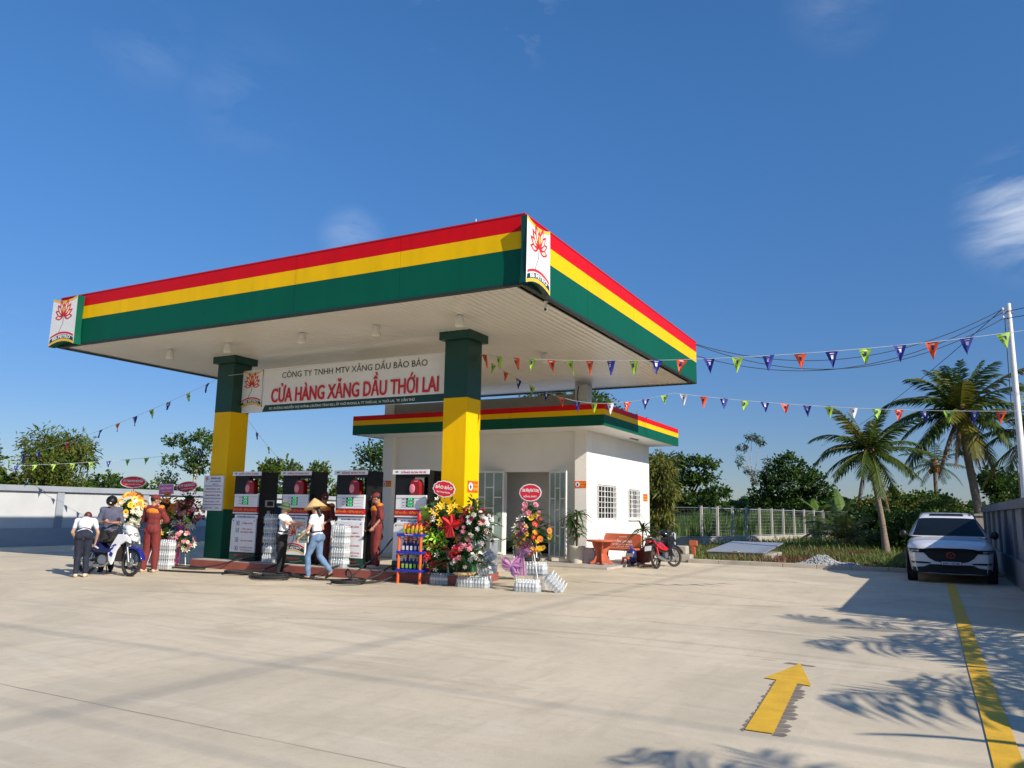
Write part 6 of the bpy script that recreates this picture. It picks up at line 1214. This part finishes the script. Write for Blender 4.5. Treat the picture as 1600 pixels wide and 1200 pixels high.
for i, (x, y, rx, h, n, lab, mats) in enumerate(((5.2, 25.6, 1.3, 2.1, 7000, 'dense dark hedge bush behind the leaning palm trunk', ('leafdark', 'leafmid')), (6.7, 27.5, 1.2, 2.4, 5500, 'leafy bush between the two big palms', ('leafmid', 'leafolive')), (3.6, 30, 1.2, 2.1, 3600, 'dark bush left of the leaning palm', ('leafdark', 'leafmid')),
    (8.7, 29, 1.0, 3.2, 4200, 'bright green tree right of the hanging dead fronds', ('leafmid', 'leafolive')), (10.2, 29, 1.3, 3.6, 5200, 'round green tree above the grey wall at the right edge', ('leafmid', 'leafdark')), (6.2, 36, 1.9, 3.0, 5200, 'dark foliage far behind the two big palms', ('leafdark', 'leafmid')), (12.5, 27, 1.6, 3.0, 3500, 'leafy tree beyond the grey wall outside the right edge', ('leafmid', 'leafdark')), (2.0, 50, 2.4, 2.6, 3600, 'distant dark trees left of the leaning palm crown', ('leafdark', 'leafgrey')), (3.4, 35, 1.6, 3.0, 5000, 'mid green tree just left of the leaning palm crown', ('leafmid', 'leafolive')), (8.6, 33, 1.8, 4.0, 6000, 'tall dark tree standing behind the tallest palm trunk', ('leafdark', 'leafmid')), (5.0, 31, 1.5, 3.0, 5500, 'sunlit green tree between the leaning palm and tallest palm', ('leafmid', 'leafolive')), (11.4, 33, 1.6, 4.2, 4200, 'tall green tree behind the utility pole', ('leafolive', 'leafmid')))):
    tree('leafy_bush', lab, (x, y, 0), h, B(50 + i, 9, rx, rx * .8, .4, h - .55, .5, .85, flat=.85), n, .13 if y < 30 else .2, mats, 50 + i, .08, cr=.28, group='bushes and trees behind the right wall and palms')
# --- coconut palms
def palm(label, loc, h, lean, nf, fl, seed, dead=0, tr=.15, mats=('palmleaf', 'palmyellow'), az0=0, elev=(-.55, 1.4), name='coconut_palm', dens=44, skirt=0, group=None, ll=.24, lw=.03):
    r = thing(name, label, 'palm', loc, 0, group); rn = random.Random(seed); top = V((lean[0], lean[1], h))
    a = MB(); pts = bez([(0, 0, -.1), (lean[0] * .25, lean[1] * .25, h * .35), (lean[0] * .7, lean[1] * .7, h * .72), top], 7); n = len(pts)
    a.tube(pts, [tr * (1.35 - .5 * min(1, i / 5)) * (1 - .3 * i / n) * (1 + .05 * (i % 2)) for i in range(n)], 'palmbark', 10); a.build('trunk', r)
    a = MB(); a.ball(top + V((0, 0, .1)), (tr * 1.5, tr * 1.5, tr * 2.6), 'deadfrond', 9, 7); a.build('crown_shaft', r)
    for i in range(5):
        t = rn.uniform(0, 6.3); MB().ball(top + V((cos(t) * .22, sin(t) * .22, -.15 - .1 * rn.random())), (.1, .1, .13), 'palmleaf' if i % 2 else 'f_orange', 8, 6).build('coconut', r)
    def frond(az, el, L, m, droop, dead_=False):
        a = MB(); d = V((cos(az) * cos(el), sin(az) * cos(el), sin(el))); hor = V((cos(az), sin(az), 0)); pts = []; p = top + V((0, 0, .15)); k = 16; dirv = d.copy()
        for i in range(k + 1):
            pts.append(p.copy()); p = p + dirv * L / k
            dirv = (dirv + V((0, 0, -droop * (.35 + i / k) / k * 2.4))).normalized()
        a.tube(pts, [.03 * (1 - .85 * i / k) * (L / 3) for i in range(k + 1)], 'deadfrond' if dead_ else 'palmyellow', 5)
        side0 = hor.cross(V((0, 0, 1)))
        tw = rn.uniform(-.5, .5)
        for i in range(dens):
            t = .1 + .9 * i / (dens - 1); f = t * k; j = min(k - 1, int(f)); q = pts[j].lerp(pts[j + 1], f - j); tg = (pts[j + 1] - pts[j]).normalized(); up = side0.cross(tg).normalized() if side0.cross(tg).length > 0 else V((0, 0, 1))
            l = L * ll * (sin(pi * (.12 + .82 * t)) ** .6) * rn.uniform(.85, 1.1)
            for s in (-1, 1):
                e = (side0 * s * (.35 if dead_ else .9) + tg * (.55 + .5 * t + rn.uniform(-.25, .25)) + V((0, 0, (-1.3 if dead_ else -.42) + rn.uniform(-.15, .15))) + up * .12 + side0 * tw * .2).normalized(); w = lw * L / 3
                g = V((0, 0, -l * (.4 if dead_ else .22))); nn = tg * w
                a.add([q - nn, q + nn, q + e * l * .55 + nn * 1.1 + g * .3, q + e * l * .55 - nn * 1.1 + g * .3, q + e * l + g], [(0, 1, 2, 3), (3, 2, 4)], m)
        a.build('dead_frond' if dead_ else 'frond', r)
    for i in range(nf):
        az = az0 + i * 2.39996; u = (i + .5) / nf; el = elev[1] + (elev[0] - elev[1]) * u ** .9 + rn.uniform(-.1, .1)
        frond(az, el, fl * rn.uniform(.85, 1.1) * (.8 if el > 1 else 1), mats[0] if rn.random() < .72 else mats[1], rn.uniform(.35, .8))
    for i in range(dead): frond(rn.uniform(0, 6.3), rn.uniform(-1.25, -.9), fl * rn.uniform(.75, 1), 'deadfrond', .5, True)
    for i in range(skirt):
        az = -2.6 + i * .75; frond(az, rn.uniform(-1.25, -.95), fl * rn.uniform(.75, .95), 'deadfrond', .35, True)
    return r
palm('leaning coconut palm with a pale trunk standing left of the white car', (4.35, 22.4, 0), 3.95, (-.42, 0, 0), 30, 2.35, 61, dead=2, tr=.14, az0=.6)
palm('tallest coconut palm with brown dead fronds hanging below its crown', (7.75, 25.5, 0), 5.75, (-.5, 0, 0), 36, 3.1, 62, dead=2, tr=.21, az0=1.1, skirt=6)
palm('coconut palm leaning in from the right edge above the grey wall', (11.8, 25, 0), 4.7, (-1.9, 0, 0), 18, 2.8, 63, dead=1, tr=.2, az0=2.2)
palm('small distant coconut palm between the two big palms', (6.3, 38, 0), 4.3, (0, 0, 0), 15, 1.9, 64, tr=.16, mats=('palmleaf', 'leafdark'), dens=26)
palm('low young palm with arching yellow fronds left of the leaning palm', (2.5, 27.5, 0), .3, (0, 0, 0), 12, 2.3, 65, tr=.12, mats=('palmyellow', 'palmleaf'), elev=(.1, 1.3), dens=34)
palm('short palm shoot behind the mesh fence near the bananas', (1.6, 33, 0), .9, (0, 0, 0), 11, 1.7, 66, tr=.1, mats=('palmleaf', 'palmyellow'), elev=(-.3, 1.2), dens=26)
# palms beyond the right wall that throw the frond shadows over the yard
GP = 'palms beyond the right wall, outside the frame'
palm('young coconut palm outside the right edge, its frond shadows falling across the yellow line', (12.4, -1.6, 0), 2.1, (-.2, 0, 0), 21, 3.4, 71, ll=.34, lw=.02, tr=.15, az0=.3, group=GP, elev=(-.1, 1.2))
palm('second young coconut palm outside the right edge, shading the yellow line nearer the camera', (12.1, -4.3, 0), 1.8, (-.2, 0, 0), 15, 3.1, 73, ll=.34, lw=.02, tr=.15, az0=1.3, group=GP, elev=(-.1, 1.1))
palm('coconut palm outside the lower right corner, shading the yard before the arrow', (11.2, -8.7, 0), 1.6, (-.2, 0, 0), 15, 2.9, 72, ll=.34, lw=.02, tr=.16, az0=1.9, group=GP)
# --- bananas

def banana(label, loc, n, h, seed):
    r = thing('banana_plant', label, 'banana plant', loc, 0, 'banana plants by the mesh fence'); rn = random.Random(seed)
    MB().tube([(0, 0, 0), (.03, 0, h * .55)], [.1, .07], 'banana', 8).build('stem', r)
    for i in range(n):
        az = i * 2.4 + seed; el = rn.uniform(.5, 1.3); L = h * rn.uniform(.6, .85); a = MB(); prev = None; p = V((0, 0, h * .5)); d = V((cos(az) * cos(el), sin(az) * cos(el), sin(el))); sd = d.cross(V((0, 0, 1))).normalized()
        for k in range(9):
            t = k / 8; w = .26 * sin(pi * min(1, .1 + .9 * t)) * h / 2.4; cur = (p - sd * w + V((0, 0, -w * .3)), p, p + sd * w + V((0, 0, -w * .3)))
            if prev: a.add([*prev, *cur], [(0, 1, 4, 3), (1, 2, 5, 4)], 'banana')
            prev = cur; p = p + d * L / 8; d = (d + V((0, 0, -.16))).normalized()
        a.build('leaf', r)
banana('banana plant with broad pale leaves at the left of the fence corner', (-.5, 43.5, 0), 8, 2.9, 1); banana('banana plant with upright leaf beside the fence corner', (.9, 44, 0), 8, 2.9, 2); banana('low banana plant in front of the far mesh fence', (1.3, 39, 0), 6, 1.7, 3)
banana('banana plant added unseen past the right edge to cast a broad shadow beside the arrow', (9.5, -5.5, 0), 4, 2.5, 4)  # unseen plant, added to cast the broad solid shadow near the arrow
# --- grass masses
def blades(name, label, n, region, h0, h1, w, mats, seed, cat='grass', lean=.25, nseg=2):
    rn = random.Random(seed); a = MB()
    for i in range(n):
        x, y = region(rn); z = 0; k = .55 + .9 * (.5 + .5 * noise.noise(V((x * .55, y * .55, seed)))); hh = rn.uniform(h0, h1) * k; az = rn.uniform(0, 6.3); d = V((cos(az), sin(az), 0)); s = V((-sin(az), cos(az), 0)) * w; b = d * hh * lean * rn.uniform(.3, 1.6)
        m = mats[0] if noise.noise(V((x * .35, y * .35, seed + 9))) + rn.uniform(-.25, .25) < .12 else mats[1]
        p = V((x, y, 0)); q = p + V((0, 0, hh * .6)) + b * .35; e = p + V((0, 0, hh)) + b
        a.add([p - s, p + s, q + s * .8, q - s * .8, e], [(0, 1, 2, 3), (3, 2, 4)], m)
    o = a.build(name); return tag(o, label, cat, kind='stuff')
blades('reed_bed', 'tall green sugarcane-like reeds filling the field behind the mesh fence', 15000, lambda r: (lambda t, o: (-12 + 11.7 * t + o, 26 + 14 * max(0, (t - .5) * 2) + r.uniform(.3, 3.4) + (0 if t > .5 else 0)))(r.random(), r.uniform(-.4, .4)), 1.0, 1.6, .026, ('reed', 'reed'), 81, lean=.22)
def weedreg(r):
    while 1:
        x = r.uniform(-3.2, 7.2); y = r.uniform(13.35, 23.8)
        if -.95 < x < 1.25 and 15.5 < y < 18.3: continue
        if 1.9 < x < 4.4 and 13.3 < y < 15.3: continue
        return x, y
blades('weeds', 'rough green and rusty weeds between the kerb and the mesh fence', 17000, weedreg, .07, .3, .012, ('weed', 'weedred'), 82, lean=.6)
blades('far_weeds', 'weeds along the far side of the field by the fence', 9000, lambda r: (r.uniform(-3, 9), r.uniform(23.5, 40)), .15, .4, .02, ('weed', 'weed'), 83, lean=.5)
blades('wall_grass', 'grass and undergrowth beyond the left wall', 5000, lambda r: (r.uniform(-40, -22.4), r.uniform(0, 60)), .4, 1.3, .03, ('weed', 'leafmid'), 84, lean=.5)
# far wood line
rn = random.Random(5)
a = MB()
for i in range(26000):
    t = rn.random(); x = -150 + 300 * t; y = 150 + 14 * sin(x * .05) + rn.uniform(-5, 5); hh = 4.5 + 2.8 * noise.noise(V((x * .09, 0, 3))) + 1.2 * noise.noise(V((x * .4, 0, 3)))
    if x < -90: pass
    p = V((x, y, rn.random() ** .8 * hh)); d = rnv(rn); s = d.cross(rnv(rn)).normalized(); a.poly([p - s * .5, p + d * .9, p + s * .5, p - d * .9], 'leafdark')
for i in range(12000):
    t = rn.random(); y = -10 + 170 * t; x = -75 + rn.uniform(-4, 4); hh = 3.5 + 2 * noise.noise(V((y * .09, 0, 7)))
    p = V((x, y, rn.random() ** .8 * hh)); d = rnv(rn); s = d.cross(rnv(rn)).normalized(); a.poly([p - s * .35, p + d * .7, p + s * .35, p - d * .7], 'leafdark')
tag(a.build('distant_wood'), 'far line of dark trees along the horizon', 'wood', kind='stuff')
# --- mesh fence with concrete posts
fc = thing('mesh_fence', 'wire mesh fence on concrete posts and low concrete wall round the reed field', 'fence')
A_, B_, C_, D_ = V((-11.5, 24.5, 0)), V((-3.35, 24.5, 0)), V((-.05, 41.5, 0)), V((10.5, 41.0, 0))
def fseg(p, q, n, parts=True):
    d = (q - p); L = d.length; T = frame(p, d, (0, 0, 1)); H = 1.82; b0 = .42
    MB().box(0, -.06, -.07, L, b0, .07, 'concrete', T).build('base_wall', fc, bevel=.01)
    w = MB(); w.tube([T @ V((0, H - .03, 0)), T @ V((L, H - .03, 0))], .022, 'galv', 6); w.tube([T @ V((0, b0 + .05, 0)), T @ V((L, b0 + .05, 0))], .02, 'galv', 6); w.build('rail', fc)
    w = MB(); s = .16; k = int((H - b0) / s) + 1; m = int(L / s)
    for i in range(1, k): zz = b0 + i * s; w.add([T @ V((0, zz, 0)), T @ V((L, zz, 0)), T @ V((L, zz + .006, 0)), T @ V((0, zz + .006, 0))], [(0, 1, 2, 3)], 'galv')
    for i in range(m): xx = i * s; w.add([T @ V((xx, b0, 0)), T @ V((xx, H, 0)), T @ V((xx + .006, H, 0)), T @ V((xx + .006, b0, 0))], [(0, 1, 2, 3)], 'galv')
    w.build('wire_mesh', fc)
    for i in range(n + 1):
        if i == n and parts is False: continue
        xx = L * i / n; o = MB().box(-.055, 0, -.055, .055, 1.88, .055, 'concrete', T @ Matrix.Translation((xx, 0, 0))).build('post', fc, bevel=.01)
        for e in (-.1, .1): MB().tube([T @ V((xx + e, b0, .0)), T @ V((xx + e, H, 0))], .02, 'galv', 6).build('frame_tube', o)
fseg(A_, B_, 4, False); fseg(B_, C_, 10, False); fseg(C_, D_, 5)
settle(fc, (-3.35, 24.5, 0))
# --- gravel and bricks
rn = random.Random(4); a = MB()
for i in range(1500):
    t = rn.uniform(0, 6.3); k = rn.random() ** .6; x = 3.05 + cos(t) * k * 1.0; y = 14.3 + sin(t) * k * .75; z = .27 * (1 - k) ** .8 * (1 + .4 * sin(x * 5)) * rn.random() ** .3
    s = rn.uniform(.03, .065); R = Matrix.Rotation(rn.uniform(0, 3), 3, 'X') @ Matrix.Rotation(rn.uniform(0, 3), 3, 'Z'); a.ball((x, y, z + .01), (s, s * .8, s * .6), 'gravel', 5, 3, R=R)
for k in range(len(a.sm)): a.sm[k] = False
tag(a.build('gravel_heap'), 'heap of loose grey gravel on the weeds behind the kerb', 'gravel', kind='stuff')
r = thing('brick_pile', 'few broken orange bricks at the right foot of the gravel heap', 'bricks', (4.25, 14.3, 0))
for i in range(7): MB().cbox((0, 0, 0), (.2, .1, .07), 'brick', Matrix.Translation((rn.uniform(-.2, .25), rn.uniform(-.15, .15), .05 + .06 * (i % 3))) @ Matrix.Rotation(rn.uniform(0, 3), 4, 'Z') @ Matrix.Rotation(rn.uniform(-.3, .3), 4, 'X')).build('brick', r, bevel=.006)

# ================================================================ pole, cables, bunting
r = thing('utility_pole', 'white concrete utility pole at the right edge carrying the cables', 'pole', (8.3, 14.9, 0))
MB().tube([(0, 0, 0), (0, 0, 7.75)], [.11, .065], 'white', 12).build('shaft', r); MB().box(-.16, -.05, 7.45, .12, .05, 7.52, 'galv').build('bracket', r)
for z in (7.6, 7.35): MB().lathe([(.03, -.04), (.045, 0), (.03, .04)], (-.15, 0, z), 'whiteplastic', 8).build('insulator', r)
MB().tube([(-.12, -.1, 7.3), (-.15, -.1, 5), (-.13, -.1, 1)], .012, 'wire', 5).build('down_cable', r)
PT = V((8.15, 14.9, 7.5)); CC = V((0, CD, ZT - .05))
def sag(p, q, s, n=24): return [V(p).lerp(V(q), i / n) + V((0, 0, -s * 4 * (i / n) * (1 - i / n))) for i in range(n + 1)]
for i, (p, q, s, lab) in enumerate(((CC, PT + V((0, 0, .1)), .95, 'upper thin cable from the canopy corner to the pole'), (CC + V((0, 0, -.35)), PT, 1.0, 'middle thin cable from below the canopy corner to the pole'), (CC + V((0, -.05, -.02)), PT + V((0, 0, -.18)), 1.1, 'lowest thin cable sagging from the canopy corner to the pole'),
    (PT, (30, 2, 11), .8, 'cable rising from the pole out of the right edge'), (PT + V((0, 0, -.2)), (30, 4, 10.6), .9, 'lower cable leaving the pole past the right edge'), (PT + V((0, 0, .1)), (-2, 60, 7.5), .5, 'far cable from the pole over the palms'))):
    tag(MB().tube(sag(p, q, s), .011, 'wire', 5).build('cable'), lab, 'cable', 'cables on the pole')
RN = random.Random(12)
def bunting(label, pts, spacing, cols, size=.27, seed=0, start=0, sway=1, end=0):
    r = thing('flag_bunting', label, 'bunting'); rn = random.Random(seed)
    P = [V(p) for p in pts]; o = MB().tube(P, .005, 'rope', 4).build('rope', r)
    L = [0]
    for a, b in zip(P, P[1:]): L.append(L[-1] + (b - a).length)
    s = start; i = 0
    while s < L[-1] - end:
        j = max(k for k in range(len(L)) if L[k] <= s); j = min(j, len(P) - 2); t = (s - L[j]) / (L[j + 1] - L[j]); p = P[j].lerp(P[j + 1], t); d = (P[j + 1] - P[j]).normalized()
        c = cols[i % len(cols)] if not isinstance(cols, str) else cols; w = size * .72; tw = rn.uniform(-.35, .35) * sway; sw = d.cross(V((0, 0, 1))).normalized() * tw; h = size * rn.uniform(.92, 1.08)
        dn = (V((0, 0, -1)) + sw + d * rn.uniform(-.12, .12)).normalized(); nrm = d.cross(dn).normalized(); a = MB()
        def pt(u, v): return p + d * (u - .5) * w * (1 - v) + dn * h * v + nrm * .02 * sin(u * 5 + v * 3 + i)
        a.grid(lambda u, v: tuple(pt(u, v * .999)), 4, 4, c)
        f = a.build('flag', r)
        e = MB(); m = {'fblue': 'fwhite', 'forange': 'navy', 'fgreen': 'navy', 'fwhite': 'fblue'}[c]
        for sgn in (-1, 1):
            off = nrm * .024 * sgn
            e.poly([pt(.36, .22) + off, pt(.64, .22) + off, pt(.62, .46) + off, pt(.38, .46) + off], m if c != 'fblue' else 'fwhite')
            e.poly([pt(.3, .1) + off, pt(.7, .1) + off, pt(.69, .14) + off, pt(.31, .14) + off], 'fwhite' if c != 'fwhite' else 'fblue')
        e.build('emblem', f); s += spacing * rn.uniform(.94, 1.06); i += 1
    return settle(r, tuple(P[0]))
cR = (-2.7, 3.2, 4.92)
bunting('upper flag string from the right column to the pole, blue, orange and green pennants', [cR] + [V(cR).lerp(V((7.9, 3.0, 4.5)), i / 20) + V((0, -1.0 * sin(pi * i / 20), -.5 * 4 * i / 20 * (1 - i / 20))) for i in range(1, 21)] + [V((7.9, 3, 4.38)).lerp(V((9.5, 4, 4.9)), i / 3) for i in range(1, 4)], .5, ['forange', 'fgreen', 'forange', 'fgreen', 'forange', 'fgreen', 'forange', 'fblue', 'fgreen', 'fblue', 'forange', 'fblue', 'fgreen', 'fblue', 'forange', 'fblue', 'fgreen', 'fblue', 'forange', 'fblue', 'fgreen', 'fblue'], .28, 1, .12)
p0 = V((-3.9, 5.6, 5.3))
bunting('lower flag string running from under the canopy across the sky to the right', [p0 + (V((8.6, 6, 3.5)) - p0) * (i / 26) + V((0, 0, -.42 * 4 * i / 26 * (1 - i / 26) - .55 * sin(pi * min(1, i / 10)))) for i in range(27)], .43, ['fgreen', 'forange', 'fblue', 'fgreen', 'fblue', 'forange', 'fblue', 'fgreen', 'fwhite', 'forange', 'fblue', 'fgreen', 'fwhite', 'forange', 'fblue', 'fgreen', 'fblue', 'forange', 'fblue', 'fgreen', 'fwhite'], .25, 2, .2)
cL = (-10.44, 2.7, 4.78)
bunting('flag string sloping down from the left column towards the left wall', sag(cL, (-21.9, 2.6, 2.5), .3), .72, ['fblue', 'fgreen', 'fblue', 'fgreen', 'fblue', 'forange', 'fblue', 'fgreen', 'forange', 'fgreen', 'fblue'], .25, 3, .35)
bunting('row of small green pennants crossing in front of the bamboo on the left', sag((-15.5, 8.5, 3.6), (-23.5, 2.6, 2.65), .2), .6, ['fgreen', 'fgreen', 'fblue', 'fgreen', 'fgreen'], .24, 4, .3, end=.2)
bunting('short flag string dropping behind the left column', sag((-10.2, 3.3, 4.1), (-18, 16, 2.2), .5), 1.4, ['fblue', 'fgreen'], .2, 5, 2.0)
tag(MB().tube(sag((-10.0, 2.68, 4.85), (-3.3, 2.69, 4.92), -.02) , .005, 'rope', 4).build('string'), 'thin white string stretched over the top of the banner', 'string')
